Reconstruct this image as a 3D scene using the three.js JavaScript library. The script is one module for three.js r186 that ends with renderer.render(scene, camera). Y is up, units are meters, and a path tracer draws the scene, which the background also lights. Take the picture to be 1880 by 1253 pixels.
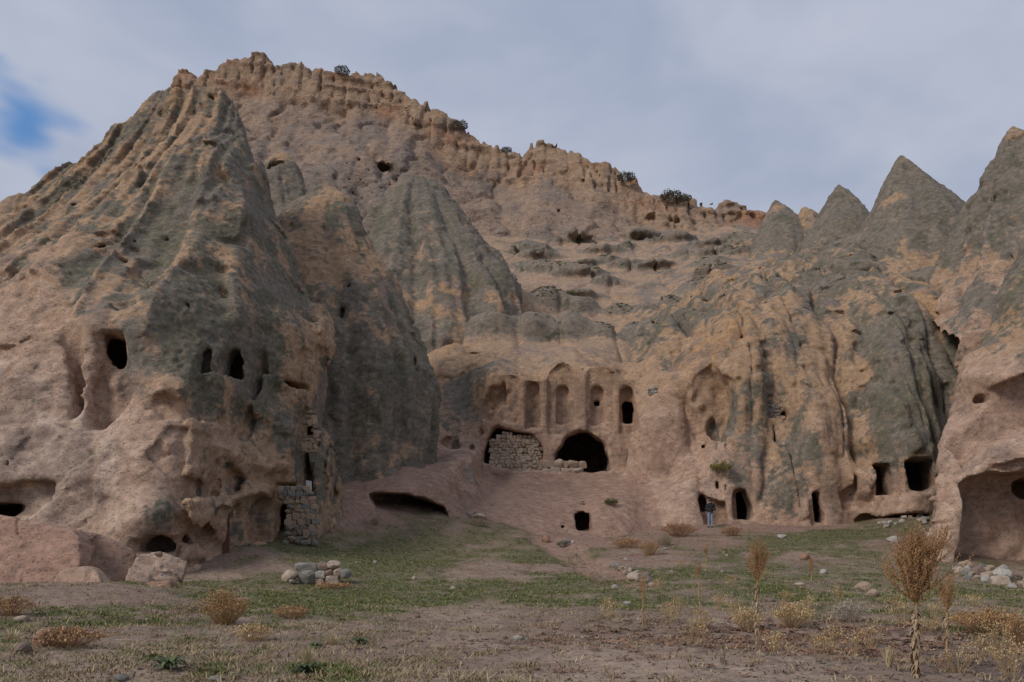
import * as THREE from 'three';
import { mergeGeometries } from 'three/addons/utils/BufferGeometryUtils.js';

// ------------------------------------------------------------------ camera, sky, sun, exposure
// The lens looks level and is shifted upwards (a rising front), as the upright walls in the photograph suggest.
const FOC = 1512, MIDX = 940, HOR = 1010, EYE = 1.6;                       // focal length and horizon on a 1880 x 1253 picture
const W = (px, py, d) => [((px - MIDX) * d) / FOC, EYE + ((HOR - py) * d) / FOC, -d];   // the place seen there, d metres ahead
const scene = new THREE.Scene();
const renderer = new THREE.WebGLRenderer({ antialias: true });
renderer.setSize(1024, 682);
renderer.toneMapping = THREE.LinearToneMapping;
renderer.toneMappingExposure = 0.7;
renderer.shadowMap.enabled = true;
const camera = new THREE.PerspectiveCamera((Math.atan(626.5 / FOC) * 360) / Math.PI, 1880 / 1253, 0.1, 3000);
camera.position.set(0, EYE, 0);
camera.lookAt(0, EYE, -1);
camera.setViewOffset(1880, 1253, 0, 626.5 - HOR, 1880, 1253);
const SUN = new THREE.Vector3(-0.66, 0.62, 0.5).normalize();
const sun = new THREE.DirectionalLight(new THREE.Color(1, 0.94, 0.87), 2.9);
sun.position.copy(SUN).multiplyScalar(300).add(new THREE.Vector3(0, 20, -60));
sun.target.position.set(0, 20, -60);
sun.castShadow = true;
sun.shadow.radius = 36;
sun.shadow.mapSize.set(4096, 4096);
Object.assign(sun.shadow.camera, { left: -160, right: 160, top: 140, bottom: -120, near: 1, far: 700 });
scene.add(sun, sun.target);

// ------------------------------------------------------------------ noise and small maths
function rng(seed) { let s = seed >>> 0; return () => { s = (s + 0x6d2b79f5) | 0; let t = Math.imul(s ^ (s >>> 15), 1 | s); t = (t + Math.imul(t ^ (t >>> 7), 61 | t)) ^ t; return ((t ^ (t >>> 14)) >>> 0) / 4294967296; }; }
const PERM = new Uint8Array(512);
{ const r = rng(11), p = [...Array(256).keys()]; for (let i = 255; i > 0; i--) { const j = (r() * (i + 1)) | 0; [p[i], p[j]] = [p[j], p[i]]; } for (let i = 0; i < 512; i++) PERM[i] = p[i & 255]; }
const GX = new Float32Array(256), GY = new Float32Array(256), GZ = new Float32Array(256);
{ const r = rng(5); for (let i = 0; i < 256; i++) { const z = r() * 2 - 1, a = r() * 6.2832, s = Math.sqrt(1 - z * z) * 1.7; GX[i] = Math.cos(a) * s; GY[i] = Math.sin(a) * s; GZ[i] = z * 1.7; } }
function noise(x, y, z) {
  const X = Math.floor(x), Y = Math.floor(y), Z = Math.floor(z);
  x -= X; y -= Y; z -= Z;
  const i = X & 255, j = Y & 255, k = Z & 255;
  const u = x * x * x * (x * (x * 6 - 15) + 10), v = y * y * y * (y * (y * 6 - 15) + 10), w = z * z * z * (z * (z * 6 - 15) + 10);
  const A = PERM[i] + j, B = PERM[i + 1] + j, AA = PERM[A & 255] + k, AB = PERM[(A + 1) & 255] + k, BA = PERM[B & 255] + k, BB = PERM[(B + 1) & 255] + k;
  let g = PERM[AA & 255]; const n0 = GX[g] * x + GY[g] * y + GZ[g] * z;
  g = PERM[BA & 255]; const n1 = GX[g] * (x - 1) + GY[g] * y + GZ[g] * z;
  g = PERM[AB & 255]; const n2 = GX[g] * x + GY[g] * (y - 1) + GZ[g] * z;
  g = PERM[BB & 255]; const n3 = GX[g] * (x - 1) + GY[g] * (y - 1) + GZ[g] * z;
  g = PERM[(AA + 1) & 255]; const n4 = GX[g] * x + GY[g] * y + GZ[g] * (z - 1);
  g = PERM[(BA + 1) & 255]; const n5 = GX[g] * (x - 1) + GY[g] * y + GZ[g] * (z - 1);
  g = PERM[(AB + 1) & 255]; const n6 = GX[g] * x + GY[g] * (y - 1) + GZ[g] * (z - 1);
  g = PERM[(BB + 1) & 255]; const n7 = GX[g] * (x - 1) + GY[g] * (y - 1) + GZ[g] * (z - 1);
  const a = n0 + u * (n1 - n0), b = n2 + u * (n3 - n2), c = n4 + u * (n5 - n4), d = n6 + u * (n7 - n6);
  const e = a + v * (b - a), f = c + v * (d - c);
  return e + w * (f - e);
}
function fbm(x, y, z, o) { let s = 0, a = 0.55; for (let i = 0; i < o; i++) { s += a * noise(x, y, z); x = x * 2.03 + 7.1; y = y * 2.03 + 3.7; z = z * 2.03 + 1.3; a *= 0.5; } return s; }
const hash2 = (a, b) => { let h = Math.imul(a, 374761393) + Math.imul(b, 668265263); h = Math.imul(h ^ (h >>> 13), 1274126177); return ((h ^ (h >>> 16)) >>> 0) / 4294967296; };
const clamp = (v, a = 0, b = 1) => (v < a ? a : v > b ? b : v);
const sstep = (a, b, v) => { const t = clamp((v - a) / (b - a)); return t * t * (3 - 2 * t); };
const mix = (a, b, t) => a + (b - a) * t;
const mix3 = (a, b, t) => [a[0] + (b[0] - a[0]) * t, a[1] + (b[1] - a[1]) * t, a[2] + (b[2] - a[2]) * t];
const smax = (a, b, k) => { const h = k - Math.abs(a - b); return h > 0 ? Math.max(a, b) + (h * h) / (4 * k) : Math.max(a, b); };
const smin = (a, b, k) => -smax(-a, -b, k);
// distance to the nearest and second nearest of jittered cells: cracks and blocks
let cellA = 0, cellB = 0, cellId = 0;
function cells(x, y) {
  const X = Math.floor(x), Y = Math.floor(y); cellA = cellB = 9;
  for (let i = -1; i < 2; i++) for (let j = -1; j < 2; j++) {
    const dx = X + i + 0.15 + 0.7 * hash2(X + i, Y + j) - x, dy = Y + j + 0.15 + 0.7 * hash2(Y + j + 57, X + i) - y, d = dx * dx + dy * dy;
    if (d < cellA) { cellB = cellA; cellA = d; cellId = hash2(X + i + 91, Y + j + 13); } else if (d < cellB) cellB = d;
  }
  return Math.sqrt(cellB) - Math.sqrt(cellA);
}

// ------------------------------------------------------------------ sky: one sheet of thin cloud with a gap of blue
{
  const SW = 2048, SH = 1024, data = new Float32Array(SW * SH * 4), gapA = Math.atan2(-1, (55 - MIDX) / FOC), gapE = Math.atan2((HOR - 240) / FOC, Math.hypot(1, (55 - MIDX) / FOC));
  for (let j = 0; j < SH; j++) for (let i = 0; i < SW; i++) {
    const a = ((i + 0.5) / SW - 0.5) * 2 * Math.PI, e = ((j + 0.5) / SH - 0.5) * Math.PI, ce = Math.cos(e), x = ce * Math.cos(a), y = Math.sin(e), z = ce * Math.sin(a), o = (j * SW + i) * 4;
    let c;
    if (y < 0) c = mix3([0.36, 0.4, 0.49], [0.12, 0.1, 0.08], sstep(0, -0.08, y));
    else {
      const w = fbm(x * 2.6, y * 5, z * 2.6, 5), n = fbm(x * 1.5 + 0.4 * w + 9, y * 3 + 0.3 * w, z * 1.5, 5), f = fbm(x * 7 + w, y * 14, z * 7, 4);
      const tone = 0.5 + 0.5 * clamp(n * 1.8 + 1.2 * w + 1.0 * f, -1, 1);
      c = mix3([0.33, 0.38, 0.5], [0.485, 0.515, 0.61], tone);
      const da = Math.atan2(Math.sin(a - gapA), Math.cos(a - gapA)) / 0.06, de = (e - gapE) / 0.036 + 0.45 * da;
      const gap = 0.62 - Math.hypot(da, de) + 2.2 * w + 2.2 * f, other = (n * 0.9 + 0.6 * w - 0.62) * 2.2;
      const blue = clamp(sstep(-0.1, 1.0, Math.max(gap, Math.abs(da) > 2.5 ? other : -1)));
      const lit = sstep(1.4, 0, Math.hypot(da * 0.7, (e - gapE + 0.075) / 0.06)) * 0.7 * (0.7 + 0.9 * w);   // the brighter bank of cloud under the gap
      c = mix3(c, [0.52, 0.555, 0.65], lit * (1 - blue));
      c = mix3(c, [0.085, 0.225, 0.49], blue * 0.92);
    }
    data[o] = c[0]; data[o + 1] = c[1]; data[o + 2] = c[2]; data[o + 3] = 1;
  }
  const sky = new THREE.DataTexture(data, SW, SH, THREE.RGBAFormat, THREE.FloatType);
  for (let i = 0; i < data.length; i++) if (i % 4 < 3) data[i] *= 1.52;
  sky.mapping = THREE.EquirectangularReflectionMapping; sky.magFilter = THREE.LinearFilter; sky.colorSpace = THREE.LinearSRGBColorSpace; sky.needsUpdate = true;
  scene.background = sky; scene.environment = sky;
}

// ------------------------------------------------------------------ tables of points: a smooth surface through them
// rows [px, py, d, lichen, fresh]: a place seen in the photograph, how far lichen covers the rock there (0..1) and how fresh or pink the rock is (0..1)
let FV = 0, FS = 1, FL = 0, FP = 0;
function thinPlate(P, lam) {
  const n = P.length, N = n + 3, M = Array.from({ length: N }, () => new Float64Array(N + 1)), U = (r2) => (r2 > 1e-9 ? r2 * Math.log(r2) : 0);
  for (let i = 0; i < n; i++) { for (let j = 0; j < n; j++) M[i][j] = U((P[i][0] - P[j][0]) ** 2 + (P[i][1] - P[j][1]) ** 2) + (i === j ? lam : 0); M[i][n] = M[n][i] = 1; M[i][n + 1] = M[n + 1][i] = P[i][0]; M[i][n + 2] = M[n + 2][i] = P[i][1]; M[i][N] = P[i][2]; }
  for (let c = 0; c < N; c++) { let b = c; for (let r = c + 1; r < N; r++) if (Math.abs(M[r][c]) > Math.abs(M[b][c])) b = r; [M[c], M[b]] = [M[b], M[c]]; for (let r = 0; r < N; r++) if (r !== c) { const f = M[r][c] / M[c][c]; if (f) for (let k = c; k <= N; k++) M[r][k] -= f * M[c][k]; } }
  const w = M.map((r, i) => r[N] / r[i]);
  return (a, b) => { let s = w[n] + w[n + 1] * a + w[n + 2] * b; for (let i = 0; i < n; i++) { const da = a - P[i][0], db = b - P[i][1], r2 = da * da + db * db; if (r2 > 1e-9) s += w[i] * r2 * Math.log(r2); } return s; };
}
function field(ctrl, mode, step, soft = 1.5, lam = 0.3, pad = 6) {
  const pts = ctrl.map(([px, py, d, l = 0.3, f = 0]) => { const [x, y] = W(px, py, d); return mode === 'height' ? [x, d, y, l, f] : [x, y, d, l, f]; });
  const a0 = Math.min(...pts.map((p) => p[0])) - pad, a1 = Math.max(...pts.map((p) => p[0])) + pad, b0 = Math.min(...pts.map((p) => p[1])) - pad, b1 = Math.max(...pts.map((p) => p[1])) + pad;
  const na = Math.ceil((a1 - a0) / step) + 1, nb = Math.ceil((b1 - b0) / step) + 1, fn = thinPlate(pts, lam);
  const V = new Float32Array(na * nb), S = new Float32Array(na * nb), L = new Float32Array(na * nb), P = new Float32Array(na * nb);
  for (let j = 0; j < nb; j++) for (let i = 0; i < na; i++) {
    const a = a0 + i * step, b = b0 + j * step, o = j * na + i; let l = 0, f = 0, t = 0;
    V[o] = fn(a, b);
    for (const p of pts) { const r = (p[0] - a) ** 2 + (p[1] - b) ** 2 + soft * soft, w = 1 / (r * r); l += w * p[3]; f += w * p[4]; t += w; }
    L[o] = l / t; P[o] = f / t;
  }
  for (let j = 0; j < nb; j++) for (let i = 0; i < na; i++) {
    const i0 = Math.max(i - 1, 0), i1 = Math.min(i + 1, na - 1), j0 = Math.max(j - 1, 0), j1 = Math.min(j + 1, nb - 1);
    const ga = (V[j * na + i1] - V[j * na + i0]) / ((i1 - i0) * step), gb = (V[j1 * na + i] - V[j0 * na + i]) / ((j1 - j0) * step);
    S[j * na + i] = 1 / Math.sqrt(1 + ga * ga + gb * gb);
  }
  return (a, b) => {
    let u = (a - a0) / step, v = (b - b0) / step; u = u < 0 ? 0 : u > na - 1.001 ? na - 1.001 : u; v = v < 0 ? 0 : v > nb - 1.001 ? nb - 1.001 : v;
    const i = u | 0, j = v | 0, o = j * na + i; u -= i; v -= j;
    const p = (1 - u) * (1 - v), q = u * (1 - v), r = (1 - u) * v, s = u * v;
    FV = V[o] * p + V[o + 1] * q + V[o + na] * r + V[o + na + 1] * s; FS = S[o] * p + S[o + 1] * q + S[o + na] * r + S[o + na + 1] * s;
    FL = L[o] * p + L[o + 1] * q + L[o + na] * r + L[o + na + 1] * s; FP = P[o] * p + P[o + 1] * q + P[o + na] * r + P[o + na + 1] * s;
    return FV;
  };
}
function table(rows) {   // rows of numbers, the first one rising: linear in between
  rows = rows.slice().sort((a, b) => a[0] - b[0]);
  return (t, k) => { const n = rows.length; if (t <= rows[0][0]) return rows[0][k]; if (t >= rows[n - 1][0]) return rows[n - 1][k]; let i = 1; while (rows[i][0] < t) i++; const a = rows[i - 1], b = rows[i]; return a[k] + ((b[k] - a[k]) * (t - a[0])) / (b[0] - a[0]); };
}

// ------------------------------------------------------------------ solids: fields that are negative inside rock
// a flank: rows [px, py, d]; behind it the rock draws in, so that it shows its edge
function flank(rows, way, draw = 0.45) {
  const t = table(rows.map(([px, py, d]) => { const [x, y] = W(px, py, d); return [y, x, d]; }));
  return (x, y, q) => { const e = t(y, 1), d = t(y, 2), s = e / d - way * draw; return (way * (x - e - (q - d) * s)) / Math.sqrt(1 + s * s); };
}
// a buttress or cone: apex and foot given as places, r the radius at the foot, p its profile
function spire(ap, ft, rpx, p = 1, kz = 1, cap = 0) {
  const A = W(...ap), B = W(...ft), R = (rpx * ft[2]) / FOC, h = A[1] - B[1], c = Math.min(0.95, h / Math.hypot(h, R)) * Math.min(1, kz);
  const T = new Float32Array(514); for (let i = 0; i < 514; i++) T[i] = R * Math.pow(i / 128 + cap, p) - R * Math.pow(cap, p);
  const f = (x, y, q) => {
    let t = (A[1] - y) / h; const u = t < 0 ? 0 : t > 1.4 ? 1.4 : t, cx = A[0] + (B[0] - A[0]) * u, cz = ap[2] + (ft[2] - ap[2]) * u, dx = x - cx, dz = (q - cz) / kz;
    const k = Math.min(t, 3.99) * 128, j = k | 0, r = t > 0 ? T[j] + (T[j + 1] - T[j]) * (k - j) : R * t * 1.2; return (Math.sqrt(dx * dx + dz * dz) - r) * c;
  };
  return f;
}
function polyDist(P, x, y) {
  let d = 1e9, s = 1; const n = P.length;
  for (let i = 0, j = n - 2; i < n; j = i, i += 2) {
    const ex = P[j] - P[i], ey = P[j + 1] - P[i + 1], wx = x - P[i], wy = y - P[i + 1], t = clamp((wx * ex + wy * ey) / (ex * ex + ey * ey)), bx = wx - ex * t, by = wy - ey * t;
    const b = bx * bx + by * by; if (b < d) d = b;
    const c1 = y >= P[i + 1], c2 = y < P[j + 1], c3 = ex * wy > ey * wx; if ((c1 && c2 && c3) || (!c1 && !c2 && !c3)) s = -s;
  }
  return s * Math.sqrt(d);
}
// an opening: outline in picture points, how deep it is cut, and the room behind (radius as a share, 0 = none); lean: how the sides run as it goes in
const arch = (x0, x1, y0, y1, n = 5, rise = 1) => { const o = [[x0, y1]], m = (x0 + x1) / 2, h = (x1 - x0) / 2, r = h * rise; for (let i = 0; i <= n; i++) { const a = Math.PI - (Math.PI * i) / n; o.push([m + h * Math.cos(a), y0 + r - r * Math.sin(a)]); } o.push([x1, y1]); return o; };
const box = (x0, x1, y0, y1) => [[x0, y1], [x0, y0], [x1, y0], [x1, y1]];
function opening(base, name, outline, depth, o = {}) {
  const cx = outline.reduce((s, p) => s + p[0], 0) / outline.length, cy = outline.reduce((s, p) => s + p[1], 0) / outline.length;
  let q0 = o.d ?? null;
  if (q0 === null) { q0 = 20; for (let q = 20; q < 230; q += 0.1) { const [x, y] = W(cx, cy, q); if (base(x, y, q) < 0) { q0 = q; break; } } }
  q0 += o.shift ?? 0;
  const P = []; for (const [px, py] of outline) { const w = W(px, py, q0); P.push(w[0], w[1]); }
  let x0 = 1e9, x1 = -1e9, y0 = 1e9, y1 = -1e9; for (let i = 0; i < P.length; i += 2) { x0 = Math.min(x0, P[i]); x1 = Math.max(x1, P[i]); y0 = Math.min(y0, P[i + 1]); y1 = Math.max(y1, P[i + 1]); }
  const mx = (x0 + x1) / 2, my = (y0 + y1) / 2, hw = (x1 - x0) / 2, hh = (y1 - y0) / 2, room = o.room ?? 0, lean = (o.lean ?? 0.6) * (mx / q0), rise = (o.rise ?? 0), rough = o.rough ?? 0.06, round = o.round ?? 0.05, pad = 0.9, out = o.out ?? 2.2;
  const rw = hw * 1.05 + room * 0.3, rh = hh * 1.05 + room * 0.2, rq = q0 + depth + room * 0.75, rd = room;
  const bx0 = x0 - pad - rw * (room ? 1 : 0) - Math.abs(lean) * depth, bx1 = x1 + pad + rw * (room ? 1 : 0) + Math.abs(lean) * depth, by0 = y0 - pad - (room ? rh : 0), by1 = y1 + pad + (room ? rh : 0) + Math.abs(rise) * depth, bq0 = q0 - out - pad, bq1 = q0 + depth + pad + (room ? rd * 2.5 : 0);
  return {
    name, q0, mx, my, hw, hh, depth, bb: [bx0, bx1, by0, by1, bq0, bq1], label: o.label, parent: o.parent, stone: o.stone, k: o.k ?? 0.12,
    f(x, y, q) {
      if (x < bx0 || x > bx1 || y < by0 || y > by1 || q < bq0 || q > bq1) return 9;
      const n = rough ? rough * noise(x * 1.3 + q0, y * 1.3, q * 1.3) : 0, s = Math.max(0, q - q0);
      let f = polyDist(P, x - lean * s, y - rise * s) + round + n; const e = Math.max(q - q0 - depth - n * 2, q0 - out - q); f = smax(f, e, o.bevel ?? 0.12) ;
      if (room) { const dx = (x - mx - lean * (depth + room)) / rw, dy = (y - my - 0.1 * room) / rh, dz = (q - rq) / rd, l = Math.sqrt(dx * dx + dy * dy + dz * dz); f = smin(f, (l - 1) * Math.min(rw, rh, rd) + n * 2, 0.2); }
      return f;
    },
  };
}
function solid({ field: F, mode, spires = [], flanks = [], disp, cuts = [], k = 0.8, top, floor = -1e9 }) {
  const rock = (x, y, q) => {
    let f = 9;
    if (F) { if (mode === 'height') { F(x, q); f = (y - FV) * FS; } else { F(x, y); f = (FV - q) * FS; } }
    for (const s of spires) f = smin(f, s(x, y, q), s.k ?? k);
    for (const s of flanks) f = smax(f, s(x, y, q), s.k ?? 0.8);
    if (top) f = smax(f, top(x, y, q), 0.4);
    return f;
  };
  let live = cuts; const bare = (x, y, q) => rock(x, y, q) - disp(x, y, q);
  const whole = (x, y, q) => { let f = rock(x, y, q); if (f > 4.5) return f; if (f > -4.5) f -= disp(x, y, q); for (const c of live) { const v = c.f(x, y, q); if (v < 8) f = smax(f, -v, c.k); } return f; };
  const which = (x, y, q) => { let m = -0.3, w = -1; for (let i = 0; i < cuts.length; i++) { const v = -cuts[i].f(x, y, q); if (v > m) { m = v; w = i; } } return w >= 0 && m > bare(x, y, q) + 0.05 ? w : -1; };
  return { rock, bare, whole, which, cuts, near: (l) => { live = l ?? cuts; } };
}

// ------------------------------------------------------------------ meshing a solid: cubes that the surface passes are refined, one vertex in each smallest cube
const COARSE = 1;
function meshSolid(S, B, cell, keep, fine) {   // B: [x0, x1, y0, y1, q0, q1]
  cell *= COARSE; const f = S.whole, up = (v) => Math.ceil(v / cell / 32) * 32 + 2, NX = up(B[1] - B[0]), NY = up(B[3] - B[2]), NZ = up(B[5] - B[4]);
  const pos = [], map = new Map(), bits = [], keys = [], V = new Float32Array(729);
  const leaf = (i0, j0, k0) => {
    let near = 1e9, neg = 0; for (let c = 0; c < 27; c++) { const v = f(B[0] + (i0 + (c % 3) * 4) * cell, B[2] + (j0 + ((c / 3 | 0) % 3) * 4) * cell, B[4] + (k0 + (c / 9 | 0) * 4) * cell); if (v < 0) neg++; near = Math.min(near, Math.abs(v)); }
    if ((neg === 0 || neg === 27) && near > 4 * cell * 1.35) return;
    for (let k = 0, o = 0; k < 9; k++) for (let j = 0; j < 9; j++) for (let i = 0; i < 9; i++, o++) V[o] = f(B[0] + (i0 + i) * cell, B[2] + (j0 + j) * cell, B[4] + (k0 + k) * cell);
    for (let k = 0; k < 8; k++) for (let j = 0; j < 8; j++) for (let i = 0; i < 8; i++) {
      const o = k * 81 + j * 9 + i, a = V[o], b = V[o + 1], c = V[o + 9], d = V[o + 10], e = V[o + 81], g = V[o + 82], h = V[o + 90], m = V[o + 91];
      const n = (a < 0) + (b < 0) + (c < 0) + (d < 0) + (e < 0) + (g < 0) + (h < 0) + (m < 0);
      if (n === 0 || n === 8) continue;
      let x = 0, y = 0, z = 0, t = 0, u;
      if (a < 0 !== b < 0) { u = a / (a - b); x += u; t++; } if (c < 0 !== d < 0) { u = c / (c - d); x += u; y++; t++; } if (e < 0 !== g < 0) { u = e / (e - g); x += u; z++; t++; } if (h < 0 !== m < 0) { u = h / (h - m); x += u; y++; z++; t++; }
      if (a < 0 !== c < 0) { u = a / (a - c); y += u; t++; } if (b < 0 !== d < 0) { u = b / (b - d); y += u; x++; t++; } if (e < 0 !== h < 0) { u = e / (e - h); y += u; z++; t++; } if (g < 0 !== m < 0) { u = g / (g - m); y += u; x++; z++; t++; }
      if (a < 0 !== e < 0) { u = a / (a - e); z += u; t++; } if (b < 0 !== g < 0) { u = b / (b - g); z += u; x++; t++; } if (c < 0 !== h < 0) { u = c / (c - h); z += u; y++; t++; } if (d < 0 !== m < 0) { u = d / (d - m); z += u; x++; y++; t++; }
      const I = i0 + i, J = j0 + j, K = k0 + k, key = (K * NY + J) * NX + I;
      map.set(key, bits.length); keys.push(key);
      pos.push(B[0] + (I + x / t) * cell, B[2] + (J + y / t) * cell, B[4] + (K + z / t) * cell);
      bits.push((a < 0 ? 8 : 0) | (a < 0 !== b < 0 ? 1 : 0) | (a < 0 !== c < 0 ? 2 : 0) | (a < 0 !== e < 0 ? 4 : 0));
    }
  };
  function hit(i, j, k, s) { const x = B[0] + i * cell, y = B[2] + j * cell, q = B[4] + k * cell, e = s * cell; return S.cuts.filter(({ bb }) => x < bb[1] && x + e > bb[0] && y < bb[3] && y + e > bb[2] && q < bb[5] && q + e > bb[4]); }
  const walk = (i, j, k, s) => {
    if (i >= NX - 2 || j >= NY - 2 || k >= NZ - 2) return;
    const h = (s * cell) / 2, v = f(B[0] + i * cell + h, B[2] + j * cell + h, B[4] + k * cell + h);
    if (Math.abs(v) > h * 2.8 + 0.6 && (s === 8 || !hit(i, j, k, s).length)) return;
    if (s === 8) return leaf(i, j, k);
    const t = s / 2; for (let c = 0; c < 8; c++) walk(i + (c & 1) * t, j + ((c >> 1) & 1) * t, k + (c >> 2) * t, t);
  };
  const big = 32; for (let k = 0; k < NZ - 2; k += big) for (let j = 0; j < NY - 2; j += big) for (let i = 0; i < NX - 2; i += big) { S.near(hit(i, j, k, big)); walk(i, j, k, big); }
  S.near();
  const tri = [], D = [1, NX, NX * NY];
  for (let v = 0; v < bits.length; v++) for (let a = 0; a < 3; a++) if (bits[v] & (1 << a)) {
    const b = (a + 1) % 3, c = (a + 2) % 3, p = map.get(keys[v] - D[b]), q = map.get(keys[v] - D[b] - D[c]), r = map.get(keys[v] - D[c]);
    if (p === undefined || q === undefined || r === undefined) continue;
    if (bits[v] & 8) tri.push(v, q, p, v, r, q); else tri.push(v, p, q, v, q, r);
  }
  const P = new Float32Array(pos), n = P.length / 3;
  const normals = () => { const N = new Float32Array(n * 3); for (let t = 0; t < tri.length; t += 3) { const a = tri[t] * 3, b = tri[t + 1] * 3, c = tri[t + 2] * 3, ux = P[b] - P[a], uy = P[b + 1] - P[a + 1], uz = P[b + 2] - P[a + 2], vx = P[c] - P[a], vy = P[c + 1] - P[a + 1], vz = P[c + 2] - P[a + 2], x = uy * vz - uz * vy, y = uz * vx - ux * vz, z = ux * vy - uy * vx; for (const o of [a, b, c]) { N[o] += x; N[o + 1] += y; N[o + 2] += z; } } for (let i = 0; i < n * 3; i += 3) { const l = Math.hypot(N[i], N[i + 1], N[i + 2]) || 1; N[i] /= l; N[i + 1] /= l; N[i + 2] /= l; } return N; };
  let N = normals();
  if (fine) { for (let i = 0; i < n * 3; i += 3) { const d = fine(P[i], P[i + 1], P[i + 2], N[i], N[i + 1], N[i + 2]); P[i] += N[i] * d; P[i + 1] += N[i + 1] * d; P[i + 2] += N[i + 2] * d; } N = normals(); }
  // positions are (x, y, metres ahead); turn to z = -ahead, which flips the triangles
  for (let i = 2; i < n * 3; i += 3) { P[i] = -P[i]; N[i] = -N[i]; }
  const out = []; for (let t = 0; t < tri.length; t += 3) { const a = tri[t] * 3, b = tri[t + 1] * 3, c = tri[t + 2] * 3; if (!keep || keep((P[a] + P[b] + P[c]) / 3, (P[a + 1] + P[b + 1] + P[c + 1]) / 3, -(P[a + 2] + P[b + 2] + P[c + 2]) / 3)) out.push(tri[t], tri[t + 2], tri[t + 1]); }
  return { P, N, tri: out };
}
// meshes of one solid, split by what(x, y, ahead) -> key; uv in metres across the plane that each triangle faces
function pieces({ P, N, tri }, color, what) {
  const n = P.length / 3, C = new Float32Array(n * 3), groups = new Map();
  for (let i = 0; i < n * 3; i += 3) { const c = color(P[i], P[i + 1], -P[i + 2], N[i], N[i + 1], N[i + 2]); C[i] = c[0]; C[i + 1] = c[1]; C[i + 2] = c[2]; }
  for (let t = 0; t < tri.length; t += 3) {
    const a = tri[t], b = tri[t + 1], c = tri[t + 2], x = (P[a * 3] + P[b * 3] + P[c * 3]) / 3, y = (P[a * 3 + 1] + P[b * 3 + 1] + P[c * 3 + 1]) / 3, z = (P[a * 3 + 2] + P[b * 3 + 2] + P[c * 3 + 2]) / 3, key = what ? what(x, y, -z) : 'all';
    let g = groups.get(key); if (!g) groups.set(key, (g = { v: new Map(), p: [], n: [], c: [], u: [], i: [] }));
    const nx = Math.abs(N[a * 3] + N[b * 3] + N[c * 3]), ny = Math.abs(N[a * 3 + 1] + N[b * 3 + 1] + N[c * 3 + 1]), nz = Math.abs(N[a * 3 + 2] + N[b * 3 + 2] + N[c * 3 + 2]), ax = nz >= nx && nz >= ny ? 0 : nx >= ny ? 1 : 2;
    for (const v of [a, b, c]) {
      const h = v * 3 + ax; let m = g.v.get(h);
      if (m === undefined) { m = g.p.length / 3; g.v.set(h, m); const o = v * 3; g.p.push(P[o], P[o + 1], P[o + 2]); g.n.push(N[o], N[o + 1], N[o + 2]); g.c.push(C[o], C[o + 1], C[o + 2]); if (ax === 0) g.u.push(P[o], P[o + 1]); else if (ax === 1) g.u.push(P[o + 2] + 31.7, P[o + 1]); else g.u.push(P[o], P[o + 2] + 17.3); }
      g.i.push(m);
    }
  }
  const out = new Map();
  for (const [k, g] of groups) { const G = new THREE.BufferGeometry(); G.setAttribute('position', new THREE.Float32BufferAttribute(g.p, 3)); G.setAttribute('normal', new THREE.Float32BufferAttribute(g.n, 3)); G.setAttribute('color', new THREE.Float32BufferAttribute(g.c, 3)); G.setAttribute('uv', new THREE.Float32BufferAttribute(g.u, 2)); G.setIndex(g.i); out.set(k, G); }
  return out;
}

// plates that have broken off: steps with sharp edges
const chips = (x, y, q, s) => { const w = 0.35 * noise(x * s * 0.7, y * s * 0.7, q * s * 0.7 + 3); cells(x * s + w + 0.6 * q * s, y * s * 1.35 - w + 0.2 * q * s); return cellId - 0.5; };
// narrow clefts that run down a face
const cleft = (x, y, q, fx, seed) => { const n = Math.abs(fbm(x * fx + seed + 0.25 * noise(x * 0.2, y * 0.25, seed), y * 0.035 + seed, q * 0.06, 2)); const g = Math.max(0, 1 - n * 4.2); return g * g; };

// ------------------------------------------------------------------ objects: names, labels, parts
const taken = new Map();
const numbered = (name) => { const n = taken.get(name) ?? 0; taken.set(name, n + 1); return n ? name + '_' + String(n).padStart(3, '0') : name; };
function tag(o, label, category, group, kind) { if (label) o.userData.label = label; if (category) o.userData.category = category; if (group) o.userData.group = group; if (kind) o.userData.kind = kind; return o; }
function mesh(name, geometry, material, parent = scene) { const m = new THREE.Mesh(geometry, material); m.name = parent === scene ? numbered(name) : name; m.castShadow = m.receiveShadow = true; parent.add(m); return m; }
function base(name, [x, y, z], turn = 0) { const o = new THREE.Group(); o.name = numbered(name); o.position.set(x, y, z); o.rotation.y = turn; scene.add(o); return o; }

// ------------------------------------------------------------------ textures: grain of tuff and of earth, repeating every few metres
function tiled(size, fn, srgb) {
  const d = new Uint8Array(size * size * 4);
  for (let j = 0; j < size; j++) for (let i = 0; i < size; i++) { const c = fn(i / size, j / size), o = (j * size + i) * 4; d[o] = clamp(c[0]) * 255; d[o + 1] = clamp(c[1]) * 255; d[o + 2] = clamp(c[2]) * 255; d[o + 3] = 255; }
  const t = new THREE.DataTexture(d, size, size); t.wrapS = t.wrapT = THREE.RepeatWrapping; t.magFilter = THREE.LinearFilter; t.minFilter = THREE.LinearMipmapLinearFilter; t.generateMipmaps = true; if (srgb) t.colorSpace = THREE.SRGBColorSpace; t.needsUpdate = true; return t;
}
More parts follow.
